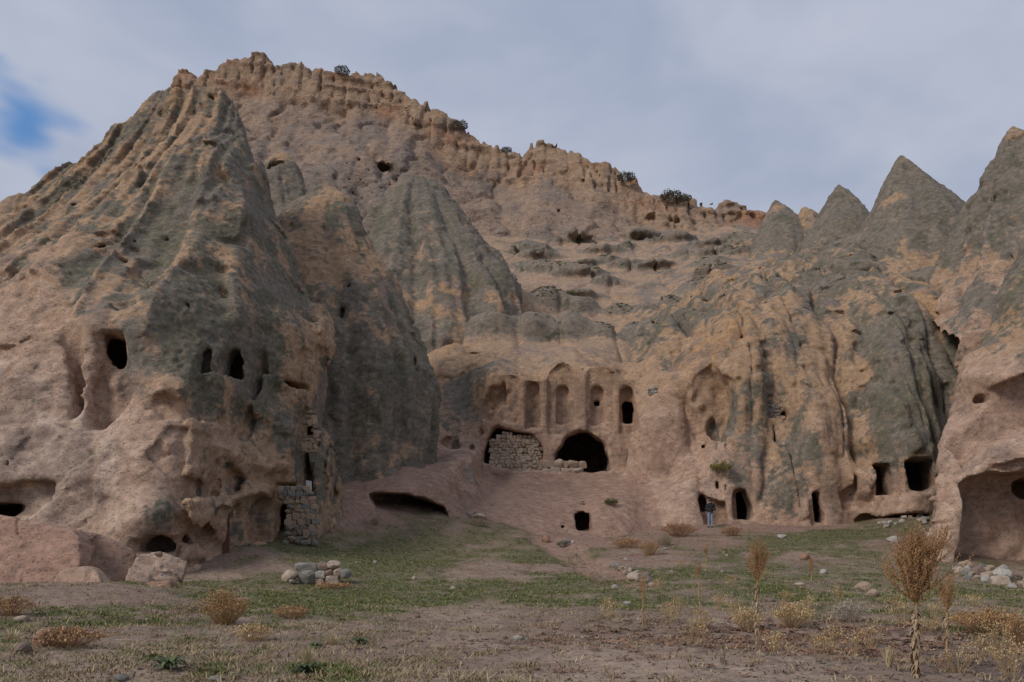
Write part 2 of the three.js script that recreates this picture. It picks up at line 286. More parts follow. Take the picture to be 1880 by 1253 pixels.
// tileable noise: a ring in each direction would cost 4-D noise, so blend the four shifted copies
function tileNoise(u, v, s, o, z) { const a = fbm(u * s, v * s, z, o), b = fbm((u - 1) * s, v * s, z, o), c = fbm(u * s, (v - 1) * s, z, o), d = fbm((u - 1) * s, (v - 1) * s, z, o), fu = sstep(0.7, 1, u), fv = sstep(0.7, 1, v); return mix(mix(a, b, fu), mix(c, d, fu), fv); }
const grain = tiled(1024, (u, v) => { const n = tileNoise(u, v * 1.7, 11, 5, 3), s = tileNoise(u, v, 60, 2, 8), w = tileNoise(u, v * 1.5, 26, 3, 21), f = tileNoise(u, v * 2.2, 34, 3, 44), t = 0.83 + 0.18 * n + 0.06 * s - 0.2 * sstep(0.12, 0.4, f), g = s > 0.46 ? 0.06 : s < -0.46 ? -0.08 : 0; return [t + g + 0.05 * w, t + g, t + g - 0.05 * w]; }, true);
const relief = tiled(1024, (u, v) => { const n = tileNoise(u, v, 12, 5, 13), w = Math.abs(tileNoise(u, v * 1.6, 18, 4, 5)), p = tileNoise(u, v, 34, 2, 31); const h = 0.5 + 0.34 * n + 0.4 * (0.25 - w) - 0.25 * sstep(0.3, 0.5, p); return [h, h, h]; });
const per = (t, m) => { const c = t.clone(); c.repeat.set(1 / m, 1 / m); c.needsUpdate = true; return c; };
const rockMat = (m, b) => new THREE.MeshStandardMaterial({ vertexColors: true, map: per(grain, m), bumpMap: per(relief, m * 1.13), bumpScale: b, roughness: 0.96 });
const M = { near: rockMat(4.2, 0.035), mid: rockMat(5.5, 0.05), far: rockMat(16, 0.5), earth: rockMat(2.6, 0.05) };

// ------------------------------------------------------------------ colours of the rock (as they are, without light)
const HUE = { tan: [0.51, 0.33, 0.195], ochre: [0.54, 0.3, 0.13], pink: [0.56, 0.37, 0.265], pale: [0.68, 0.52, 0.4], grey: [0.225, 0.2, 0.16], green: [0.15, 0.145, 0.1], dark: [0.1, 0.1, 0.07], rust: [0.36, 0.17, 0.085], brown: [0.29, 0.19, 0.125], moss: [0.17, 0.16, 0.04], mauve: [0.37, 0.265, 0.21] };
function rockColor(x, y, q, l, fr, o = {}, add = 0) {
  const s = o.s ?? 1, n1 = fbm(x * 0.21 * s, y * 0.12 * s, q * 0.21 * s, 4), n2 = fbm(x * 1.1 * s + 5, y * 0.9 * s, q * 1.1 * s, 4), st = fbm(x * 0.8 * s + 3, y * 0.11 * s, q * 0.8 * s, 3), fl = fbm(x * 2.2 * s, y * 4.6 * s + 9, q * 2.2 * s, 3), pa = fbm(x * 0.6 * s + 70, y * 0.22 * s, q * 0.55 * s, 4);
  let c = mix3(HUE.tan, HUE.ochre, sstep(-0.1, 0.3, n1 + 0.4 * pa) * (1 - fr) * (o.ochre ?? 0.8));
  c = mix3(c, HUE.pink, sstep(0.15, 0.75, fr + 0.35 * n2)); c = mix3(c, HUE.pale, sstep(0.65, 1.1, fr + 0.4 * n2 + 0.35 * n1) * (o.pale ?? 0.8));
  c = mix3(c, HUE.mauve, sstep(0.05, 0.35, 0.6 * n1 - 0.5 * n2 + 0.5 * pa) * 0.75);
  c = mix3(c, HUE.brown, sstep(0.1, 0.35, pa + 0.4 * fl) * 0.5 * (1 - 0.6 * fr));
  c = mix3(c, HUE.rust, sstep(0.34, 0.5, st + 0.4 * n2) * 0.5 * (o.rust ?? 1));
  const cover = (l - 0.38) * 1.15 - 0.35 * sstep(0.2, 0.02, l) + add + 0.55 * n1 + 0.75 * pa + 0.4 * st + 0.45 * n2 + 0.5 * fl, m = sstep(-0.06, 0.14, cover), g = fbm(x * 0.4 * s + 40, y * 0.2 * s, q * 0.4 * s, 3);
  let li = mix3(HUE.grey, HUE.green, sstep(-0.15, 0.2, g + (o.green ?? 0) + 0.5 * add));
  li = mix3(li, HUE.dark, sstep(0.05, 0.45, 0.7 * n2 + 0.5 * fl - 0.6 * g + 0.3 * (l - 0.6)) * 0.75);
  li = mix3(li, HUE.mauve, sstep(0.1, 0.4, fl - 0.6 * n2 - 0.25 * (cover - 0.3)) * 0.5);
  const speck = fbm(x * 4.1 * s, y * 4.1 * s, q * 4.1 * s, 2);
  c = mix3(c, li, m * (0.92 - 0.35 * sstep(0.1, 0.4, speck)));
  const v = 1 + 0.2 * n2 + 0.18 * speck; return [c[0] * v, c[1] * v, c[2] * v];
}

// ------------------------------------------------------------------ the lie of the land in front of the rocks
const LAND = field([
  [940, 1253, 9.9, .3], [300, 1253, 9.9], [1600, 1253, 9.9], [-300, 1253, 10], [2200, 1253, 10], [940, 1180, 14.3], [200, 1180, 13.6], [1650, 1180, 14.2], [2100, 1180, 14], [-200, 1160, 14],
  [0, 1096, 20], [130, 1078, 22], [240, 1098, 21], [340, 1122, 20.5], [600, 1120, 21], [940, 1105, 23.5], [1250, 1105, 22.5], [1600, 1110, 21], [1880, 1120, 20],
  [350, 1062, 30], [460, 1045, 31.5], [560, 1085, 27], [640, 1060, 31], [800, 1060, 31], [950, 1045, 34], [1100, 1060, 30], [1180, 1065, 29], [1400, 1060, 30], [1600, 1060, 30], [1760, 1052, 34], [1900, 1078, 31],
  [430, 1008, 35], [520, 994, 38], [600, 985, 40], [700, 985, 42], [800, 975, 44], [900, 970, 46], [980, 985, 45], [1080, 985, 47], [1180, 985, 48], [1304, 970, 51], [1420, 965, 52], [1500, 967, 52], [1600, 962, 50.5], [1700, 952, 49.5], [1760, 1000, 42], [1070, 983, 50.5], [1000, 976, 51.5], [1130, 982, 51],
  [650, 925, 44.5], [690, 935, 46], [700, 900, 56], [900, 945, 51], [1150, 955, 54], [1450, 945, 62], [1720, 930, 56], [300, 1020, 36], [100, 1030, 36], [-200, 1030, 36], [1950, 1030, 42], [2200, 1060, 40],
], 'height', 0.5, 2, 0.05, 30);
// the trodden red path: rows of px, py on the bare land, turned to places
const PATH = [];
function pathway(x, q) {
  if (q < 24 || q > 52 || PATH.length < 4) return 0;
  let d = 1e9; for (let i = 0; i + 3 < PATH.length; i += 2) { const ex = PATH[i + 2] - PATH[i], ey = PATH[i + 3] - PATH[i + 1], wx = x - PATH[i], wy = q - PATH[i + 1], t = clamp((wx * ex + wy * ey) / (ex * ex + ey * ey)); d = Math.min(d, Math.hypot(wx - ex * t, wy - ey * t)); }
  return sstep(1.15, 0.5, d + 0.35 * noise(x * 0.7, q * 0.7, 4));
}
{ const P = []; for (const [px, py] of [[1150, 1072], [1100, 1045], [1050, 1018], [1005, 992], [985, 972], [965, 955]]) for (let q = 15; q < 56; q += 0.05) { const [x, y] = W(px, py, q); LAND(x, q); if (y < FV) { P.push(x, q); break; } } PATH.push(...P); }
function landY(x, q) {
  const far = sstep(52.2, 56, q); LAND(x, Math.min(q, 62));
  return FV * (1 - far) + far * 1.5 - 0.28 * pathway(x, q) + 0.2 * fbm(x * 0.24, q * 0.3, 3, 3) * sstep(5, 12, q) + 0.035 * fbm(x * 1.6, q * 1.6, 9, 3);
}

// ------------------------------------------------------------------ the great cone on the left, with its chambers
// water has cut gullies that fan out from the top
function gully(x, y) { const up = 36 - y, a = (x + 18.5) / (up + 3) + 0.012 * noise(x * 0.3, y * 0.3, 2); const n = fbm(a * 7.5 + 3, y * 0.035, 8, 3); return 0.9 - 2.4 * Math.abs(n) - 0.35; }
const cut = (S, list) => { for (const c of list) S.cuts.push(opening(S.bare, ...c)); };
{
  const F = field([
    [400, 158, 51, .5, 0], [340, 215, 50, .4, 0], [440, 205, 51, .85, 0], [300, 290, 47.5, .45, .1], [380, 270, 46, .55, 0], [430, 300, 46, .75, 0], [475, 310, 49, .75, 0],
    [-120, 470, 46, .4, .2], [0, 405, 49, .5, .1], [120, 350, 49, .5, .1], [220, 320, 48, .45, .1], [120, 420, 43, .45, .3], [230, 400, 42, .5, .2], [340, 400, 41, .75, 0], [420, 400, 41.5, .7, 0], [480, 400, 43.5, .6, 0], [525, 420, 47, .5, 0],
    [-120, 560, 40, .1, .5], [0, 500, 39.5, .15, .5], [110, 490, 37.5, .25, .4], [210, 500, 36.6, .45, .3], [330, 500, 37.3, .95, 0], [400, 500, 38.3, .9, 0], [470, 520, 40, .5, .1], [530, 500, 44, .4, .1], [570, 520, 47, .5, .1],
    [-120, 640, 36, 0, .6], [0, 600, 35, .05, .6], [100, 600, 34.4, .05, .55], [200, 590, 33.4, .2, .5], [280, 600, 33.8, .75, .2], [350, 600, 34.9, .95, 0], [430, 590, 36.6, .75, .1], [500, 610, 39, .5, .2], [560, 610, 41, .2, .3], [602, 610, 44.5, .4, .2],
    [-120, 720, 33, 0, .8], [0, 700, 32.6, 0, .8], [100, 700, 32.6, .02, .7], [200, 720, 33, .02, .7], [290, 700, 32.7, .3, .5], [345, 720, 32.8, .5, .4], [380, 710, 34, .35, .4], [430, 710, 35.3, .4, .3], [500, 720, 38.4, .75, .1], [560, 700, 40.4, .2, .4], [606, 710, 43.5, .5, .2],
    [-120, 800, 31.6, 0, .9], [0, 800, 31.8, 0, .9], [100, 800, 31.7, 0, .9], [200, 800, 31.6, 0, 1], [300, 800, 31.3, 0, .9], [350, 800, 31.3, .1, .7], [372, 800, 33, .3, .4], [430, 800, 35.2, .45, .2], [500, 800, 37.6, .6, .1], [570, 800, 39.6, .45, .2], [620, 800, 43, .5, .1],
    [-120, 900, 31.5, 0, .7], [0, 880, 31.2, 0, .8], [100, 900, 31.2, 0, .8], [200, 900, 31, 0, 1], [300, 900, 30.6, 0, .95], [352, 900, 30.5, .05, .7], [370, 900, 32.2, .25, .4], [420, 900, 34.4, .4, .2], [500, 900, 37.4, .3, .1], [570, 900, 39.2, .3, .1], [632, 900, 42.5, .4, .1],
    [-120, 1010, 31, 0, .7], [100, 1010, 30.6, 0, .8], [300, 1010, 30.2, 0, .9], [345, 1040, 29.8, .05, .6], [375, 1040, 31.6, .2, .4], [430, 1020, 34, .35, .2], [500, 1000, 37, .3, .1], [580, 990, 39, .3, .1], [645, 970, 42.5, .4, .1], [300, 1120, 30, 0, .8], [500, 1120, 36, .2, .1],
  ], 'relief', 0.4, 1.0, 0.12, 8);
  // the freshly broken foot on the left ends in a sharp corner
  const foot = []; for (const [px, py] of [[-260, 1140], [-260, 800], [60, 770], [180, 800], [300, 770], [344, 752], [351, 830], [353, 930], [348, 1140]]) { const w = W(px, py, 30.7); foot.push(w[0], w[1]); }
  const FOOT = (x, y, q) => (q < 28.5 || q > 42 || x > -9.5 || y > 9.5 ? 2 : smax(polyDist(foot, x, y), Math.max(30.75 - q + 0.47 * Math.max(0, y - 4.3) + 0.05 * (x + 12), q - 40), 0.12));
  const S = solid({
    field: F, mode: 'relief', spires: [Object.assign(FOOT, { k: 0.3 })],
    flanks: [flank([[410, 154, 51], [425, 168, 51], [440, 200, 50.5], [455, 240, 50], [472, 290, 49.5], [490, 335, 49], [503, 370, 48.5], [523, 415, 48], [550, 465, 47.5], [580, 525, 46.5], [602, 590, 45.5], [608, 650, 45], [607, 720, 44.5], [606, 760, 44], [620, 800, 43.8], [630, 860, 43.5], [640, 930, 43.2], [650, 1010, 43]], 1, 0.5),
      flank([[-300, 470, 49], [0, 396, 50], [60, 362, 50.5], [100, 338, 51], [150, 308, 51.5], [200, 272, 52], [250, 232, 52], [290, 190, 52], [320, 172, 52], [345, 164, 52], [380, 157, 52]], -1, 0.55)],
    top: (x, y, q) => (y - W(0, 172, 51)[1]) + 0.25 * (q - 51) - 0.02 * (x + 18) ** 2 * 0.2,
    disp(x, y, q) {
      const hi = sstep(8, 15, y) * (1 - 0.75 * sstep(24, 33, y)), lo = 1 - sstep(8, 15, y), side = sstep(-13.2, -12, x - 0.1 * (q - 31));
      const flute = hi > 0 ? gully(x, y) : 0, lump = fbm(x * 0.22, y * 0.22, q * 0.22, 3), crag = lo > 0 ? Math.abs(fbm(x * 0.3 + 9, y * 0.4 + 0.25 * x, q * 0.3, 3)) : 0;
      const pit = sstep(0.34, 0.6, noise(x * 0.62 + 20, y * 0.8, q * 0.62)) * hi, flake = Math.abs(noise(x * 0.7 + 3, y * 1.5, q * 0.7));
      return lump * (0.12 + 0.2 * hi) + (lo > 0 ? lo * (0.3 * chips(x, y, q, 0.33) + 0.12 * chips(x + 7, y, q, 0.9)) : 0) + 0.07 * hi * chips(x, y * 1.6, q, 1.1) + flute * 0.85 * hi - pit * 0.3 - (lo > 0 ? (0.2 + 0.25 * side) * crag * lo : 0) - (side > 0 && hi < 1 ? side * (0.7 * cleft(x, y, q, 0.5, 4) + 0.4 * cleft(x, y, q, 1.1, 9)) * (1 - hi) : 0) + 0.1 * flake + 0.07 * fbm(x * 1.9, y * 1.7, q * 1.9, 3);
    },
  });
  cut(S, [
    ['window_opening', [[184, 606], [186, 640], [196, 664], [214, 676], [229, 668], [231, 640], [226, 612], [205, 604]], 1.8, { room: 1.8, label: 'large dark chamber opening below the overhang on the pale face' }],
    ['niche', [[156, 604], [176, 596], [225, 602], [238, 640], [238, 700], [246, 740], [238, 770], [215, 800], [180, 795], [165, 720], [180, 660]], 0.45, { rough: 0.15, bevel: 0.4, k: 0.3 }],
    ['window_opening', [[364, 690], [364, 646], [368, 634], [380, 630], [387, 634], [386, 690]], 1.2, {}],
    ['window_opening', [[401, 695], [400, 658], [408, 634], [418, 624], [430, 630], [434, 650], [432, 688], [415, 700]], 2.4, { room: 0.8, lean: 0.3, label: 'tall dark window opening with rounded top' }],
    ['niche', [[358, 700], [358, 632], [370, 622], [392, 622], [396, 700], [400, 780], [372, 780]], 0.12, { rough: 0.12, bevel: 0.2 }],
    ['window_opening', [[592, 660], [599, 668], [596, 682], [589, 676]], 0.8, { room: 0.6 }],
    ['cave_mouth', [[-60, 920], [20, 918], [38, 922], [41, 935], [20, 952], [-60, 956]], 2, { room: 2 }],
    ['ledge_recess', [[-80, 896], [0, 888], [80, 878], [104, 886], [96, 920], [60, 950], [-80, 965]], 0.6, { bevel: 0.3, rough: 0.1 }],
    ['pit', [[10, 846], [18, 845], [20, 853], [15, 860], [9, 856]], 0.9, { room: 0.3 }],
    ['niche', [[250, 1016], [256, 995], [272, 984], [292, 979], [310, 984], [320, 998], [319, 1020]], 1.3, { room: 0.6, label: 'low rounded niche behind the fallen blocks' }],
    ['doorway', [[408, 1030], [409, 936], [416, 928], [426, 932], [429, 950], [428, 1030]], 0.9, { room: 0.8, lean: 0.2, label: 'narrow doorway with a reddish wooden door' }],
    ['cave_mouth', [[448, 998], [450, 940], [458, 915], [474, 904], [492, 905], [505, 900], [516, 905], [524, 930], [526, 1000]], 1.7, { room: 0, bevel: 0.4, rough: 0.14 }],
    ['doorway', [[498, 1000], [500, 930], [508, 917], [522, 919], [524, 1000]], 3.2, { room: 0.8 }],
    ['niche', [[516, 1005], [510, 890], [560, 880], [580, 905], [580, 1005]], 0.55, { rough: 0.05 }],
    ['slot', [[561, 905], [562, 852], [567, 844], [573, 850], [576, 905]], 0.55, {}],
    ['niche', [[552, 825], [556, 770], [564, 752], [578, 754], [584, 780], [586, 822], [570, 832]], 0.5, { bevel: 0.2 }],
    ['window_opening', [[560, 797], [561, 779], [570, 778], [571, 797]], 1.3, { room: 0.5, rough: 0, round: 0 }],
    ['pit', [[165, 462], [180, 444], [196, 438], [200, 445], [184, 456], [172, 466]], 0.6, {}], ['pit', [[212, 468], [222, 464], [236, 478], [232, 487], [218, 480]], 0.7, {}],
    ['pit', [[250, 516], [266, 512], [278, 528], [272, 536], [256, 528]], 0.9, { rise: 0.3 }], ['pit', arch(307, 321, 482, 497, 6), 0.8, {}], ['pit', [[335, 552], [346, 550], [354, 568], [350, 574], [338, 566]], 0.8, {}],
    ['pit', [[240, 437], [248, 436], [252, 446], [244, 450]], 0.6, {}], ['pit', [[298, 438], [307, 432], [312, 440], [304, 446]], 0.5, {}], ['pit', [[378, 176], [388, 172], [398, 180], [390, 186]], 0.8, {}], ['pit', [[128, 374], [138, 370], [142, 378], [132, 382]], 0.6, {}], ['pit', [[308, 562], [316, 560], [320, 567], [312, 570]], 0.5, {}],
    ['niche', [[352, 925], [356, 880], [364, 874], [370, 890], [368, 935]], 0.6, { bevel: 0.3 }], ['niche', [[382, 910], [392, 885], [402, 880], [404, 915], [392, 935]], 0.45, { bevel: 0.3 }], ['niche', [[360, 995], [372, 960], [392, 955], [396, 985], [380, 1012]], 0.4, { bevel: 0.3, rough: 0.15 }], ['niche', [[352, 1035], [366, 1020], [386, 1014], [384, 1030], [366, 1048]], 0.5, { bevel: 0.3 }], ['niche', [[436, 1000], [440, 975], [447, 975], [447, 1000]], 0.5, {}],
    ['ledge_recess', [[262, 742], [270, 726], [300, 716], [330, 728], [352, 742], [330, 768], [300, 775]], 0.6, { bevel: 0.4, rough: 0.2, k: 0.3 }],
    ['ledge_recess', [[150, 600], [130, 560], [90, 500], [78, 495], [85, 560], [110, 640], [150, 740], [160, 800], [165, 740]], 0.5, { bevel: 0.4, rough: 0.2, k: 0.3 }],
    ['ledge_recess', [[525, 705], [575, 706], [600, 712], [598, 722], [540, 722]], 0.35, { bevel: 0.2 }],
  ]);
  const fine = (x, y, q) => 0.05 * fbm(x * 3.1, y * 2.6, q * 3.1, 3) - 0.07 * Math.max(0, Math.abs(noise(x * 1.4, y * 2.2, q * 1.4)) < 0.05 ? 1 - Math.abs(noise(x * 1.4, y * 2.2, q * 1.4)) / 0.05 : 0);
  const R = meshSolid(S, [-34, 0.1 - 3, -1.5, 34, 28, 62], 0.114, (x, y, q) => y > 8 || y > landY(x, q) - 0.6, fine);
  const G = pieces(R, (x, y, q) => { F(x, y); const l = FL, p = FP; return rockColor(x, y, q, l, p, { s: 1.15, green: 0.05, ochre: 0.5 }, 0.1 - (0.55 * gully(x, y) + 0.35 * fbm(((x + 18.5) / (39 - y)) * 26, y * 0.05, 3, 2)) * sstep(6, 14, y)); }, (x, y, q) => S.which(x, y, q));
  const o = mesh('rock_cone', G.get(-1), M.near); tag(o, 'huge lichen-streaked tuff cone on the left, pierced by dark windows and doorways', 'rock cone');
  S.cuts.forEach((c, i) => { if (G.has(i)) { const m = mesh(c.name, G.get(i), M.near, o); if (c.label) m.userData.label = c.label; } });
  globalThis.CONE = S;
}

// ------------------------------------------------------------------ cones given by their outlines: rows [py, left px, right px]
function outlineCone(rows, d0, d1, kz, flute, freq) {   // d0, d1: metres ahead of the axis at the top row and at the bottom row
  const y0 = rows[0][0], y1 = rows[rows.length - 1][0];
  const t = table(rows.map(([py, l, r]) => { const d = mix(d0, d1, (py - y0) / (y1 - y0)), a = W(l, py, d), b = W(r, py, d); return [a[1], (a[0] + b[0]) / 2, (b[0] - a[0]) / 2, d]; }));
  const top = W(0, y0, d0)[1];
  return (x, y, q) => {
    const cx = t(y, 1), d = t(y, 3); let w = t(y, 2); const dx = x - cx, dz = (q - d) / kz;
    if (y > top) w -= (y - top) * 1.2;
    if (flute && w > 0) { const a = Math.atan2(dz, dx); w *= 1 + flute * (0.35 - 1.5 * Math.abs(fbm(Math.cos(a) * freq + 5 + d0, y * 0.04, Math.sin(a) * freq, 3))); }
    return (Math.sqrt(dx * dx + dz * dz) - w) * 0.85 * Math.min(1, kz);
  };
}
function coneThing(name, label, rows, d0, d1, kz, o) {
  const c = outlineCone(rows, d0, d1, kz, o.flute ?? 0.25, o.freq ?? 1.8), ds = o.ds ?? 1;
  const S = solid({ spires: [c, ...(o.more ?? [])], k: 0.6, disp: (x, y, q) => ds * (0.5 * fbm(x * 0.3, y * 0.16, q * 0.3, 3) + 0.22 * fbm(x * 1.1, y * 0.8, q * 1.1, 3) - 0.35 * sstep(0.34, 0.6, noise(x * 0.7 + 8, y * 0.9, q * 0.7)) * (o.pits ?? 0.5)) });
  if (o.cuts) cut(S, o.cuts);
  const R = meshSolid(S, o.box, o.cell, o.keep, (x, y, q) => o.cell * 0.5 * fbm(x * 2.2, y * 2, q * 2.2, 3));
  const topY = W(0, rows[0][0], d0)[1], botY = W(0, rows[rows.length - 1][0], d1)[1];
  const G = pieces(R, (x, y, q) => { const t = clamp((topY - y) / (topY - botY)); const [l, f] = o.tone(t, x, y, q); return rockColor(x, y, q, l, f, o.col ?? {}); }, (x, y, q) => S.which(x, y, q));
  const m = mesh(name, G.get(-1), o.mat ?? M.mid); tag(m, label, 'rock cone', o.group);
  S.cuts.forEach((c, i) => { if (G.has(i)) mesh(c.name, G.get(i), o.mat ?? M.mid, m); });
  return S;
}
coneThing('rock_cone', 'dark green lichened cone standing right behind the big left cone, its apex pale', [[334, 596, 602], [345, 582, 612], [365, 560, 640], [385, 530, 652], [420, 495, 664], [470, 465, 690], [520, 445, 720], [590, 430, 752], [640, 425, 775], [700, 425, 792], [760, 430, 794], [820, 440, 792], [900, 450, 790]], 60, 53, 0.75,
  { cell: 0.16, box: [-19, -4, 2, 30, 42, 66], flute: 0.22, freq: 2.2, tone: (t, x, y) => [0.34 + 0.5 * sstep(0.3, 0.7, t), 0.05], col: { green: 0.02, ochre: 0.5 }, pits: 0.8, ds: 0.55,
    cuts: [['pit', [[636, 520], [646, 518], [644, 535], [636, 540]], 0.7, {}], ['pit', [[622, 560], [634, 562], [632, 585], [622, 590]], 0.8, {}], ['pit', [[756, 655], [764, 650], [768, 690], [760, 680]], 0.6, {}]] });
coneThing('rock_cone', 'broad grey fluted cone before the high cliff, left of the bare slope', [[325, 752, 772], [333, 735, 795], [350, 715, 815], [400, 680, 852], [440, 664, 882], [470, 652, 905], [495, 640, 925], [530, 630, 945], [600, 610, 970], [660, 600, 985]], 92, 80, 0.7,
  { cell: 0.24, box: [-22, 1, 17, 50, 66, 106], flute: 0.3, freq: 2.6, tone: (t) => [0.95 - 0.55 * sstep(0.45, 0.9, t), 0.1], col: { green: -0.2, s: 0.8, ochre: 0.4 }, pits: 0.3 });
coneThing('rock_cone', 'small grey cone with a broken hollow tip, wedged behind the left cones', [[284, 510, 524], [292, 496, 536], [305, 486, 546], [330, 478, 556], [365, 470, 568], [420, 462, 590], [480, 455, 610]], 104, 98, 0.9,
  { cell: 0.26, box: [-36, -20, 28, 54, 84, 118], flute: 0.2, tone: (t) => [0.9 * sstep(0.05, 0.2, t), 0.1], col: { green: -0.2, s: 0.8 }, cuts: [['pit', [[488, 310], [496, 298], [520, 292], [524, 300], [505, 308], [498, 318]], 1.2, {}]], pits: 0.6 });
const grey = { green: -0.3, s: 0.75 };
coneThing('rock_cone', 'leftmost grey cone of the row on the right skyline, blunt tip', [[371, 1419, 1430], [385, 1410, 1446], [400, 1402, 1462], [430, 1390, 1482], [460, 1378, 1492], [520, 1355, 1500]], 108, 100, 0.9, { cell: 0.26, box: [28, 42, 30, 50, 88, 120], flute: 0.14, tone: (t) => [0.9 - 0.5 * sstep(0.5, 0.95, t), 0.05], col: grey, ds: 0.5, group: 'cones on the right skyline' });
coneThing('rock_cone', 'small tan stump of rock between two grey cones on the right skyline', [[386, 1470, 1484], [393, 1464, 1498], [420, 1455, 1512], [470, 1440, 1525], [520, 1430, 1540]], 106, 99, 0.9, { cell: 0.26, box: [30, 44, 30, 50, 88, 118], flute: 0.14, tone: () => [0.25, 0.2], col: { s: 0.8 }, pits: 1, group: 'cones on the right skyline' });
coneThing('rock_cone', 'slender sharp grey cone, second tall one of the right skyline', [[338, 1538, 1544], [350, 1530, 1555], [370, 1518, 1572], [400, 1502, 1592], [440, 1478, 1612], [470, 1462, 1626], [530, 1430, 1650]], 96, 90, 0.9, { cell: 0.24, box: [27, 46, 28, 48, 76, 110], flute: 0.16, tone: (t) => [0.95 - 0.4 * sstep(0.45, 0.9, t), 0.05], col: grey, ds: 0.5, group: 'cones on the right skyline' });
coneThing('rock_cone', 'largest pointed grey cone of the right skyline with a brown tip', [[288, 1650, 1660], [298, 1644, 1672], [315, 1636, 1688], [350, 1618, 1726], [390, 1600, 1764], [430, 1584, 1790], [470, 1566, 1808], [540, 1540, 1840]], 84, 78, 0.85, { cell: 0.22, box: [28, 52, 20, 44, 64, 98], flute: 0.16, freq: 2, tone: (t) => [0.2 + 0.7 * sstep(0.02, 0.12, t) - 0.35 * sstep(0.6, 0.95, t), 0.05], col: grey, ds: 0.5, group: 'cones on the right skyline' });
coneThing('rock_cone', 'tall grey pillar-like cone with a capped top at the right edge of the skyline', [[233, 1854, 1868], [240, 1846, 1876], [252, 1838, 1900], [290, 1828, 1925], [350, 1808, 1950], [400, 1790, 1972], [450, 1774, 1996], [500, 1758, 2020], [560, 1735, 2050], [640, 1710, 2080]], 66, 58, 0.8, { cell: 0.17, box: [30, 54, 14, 38, 46, 78], flute: 0.3, freq: 2, tone: (t) => [0.25 + 0.7 * sstep(0.03, 0.15, t) - 0.6 * sstep(0.5, 0.8, t), 0.15 + 0.4 * sstep(0.5, 0.8, t)], col: grey, pits: 0.7, group: 'cones on the right skyline',
  more: [spire([1804, 342, 67], [1775, 470, 65], 50, 0.6, 0.8)] });

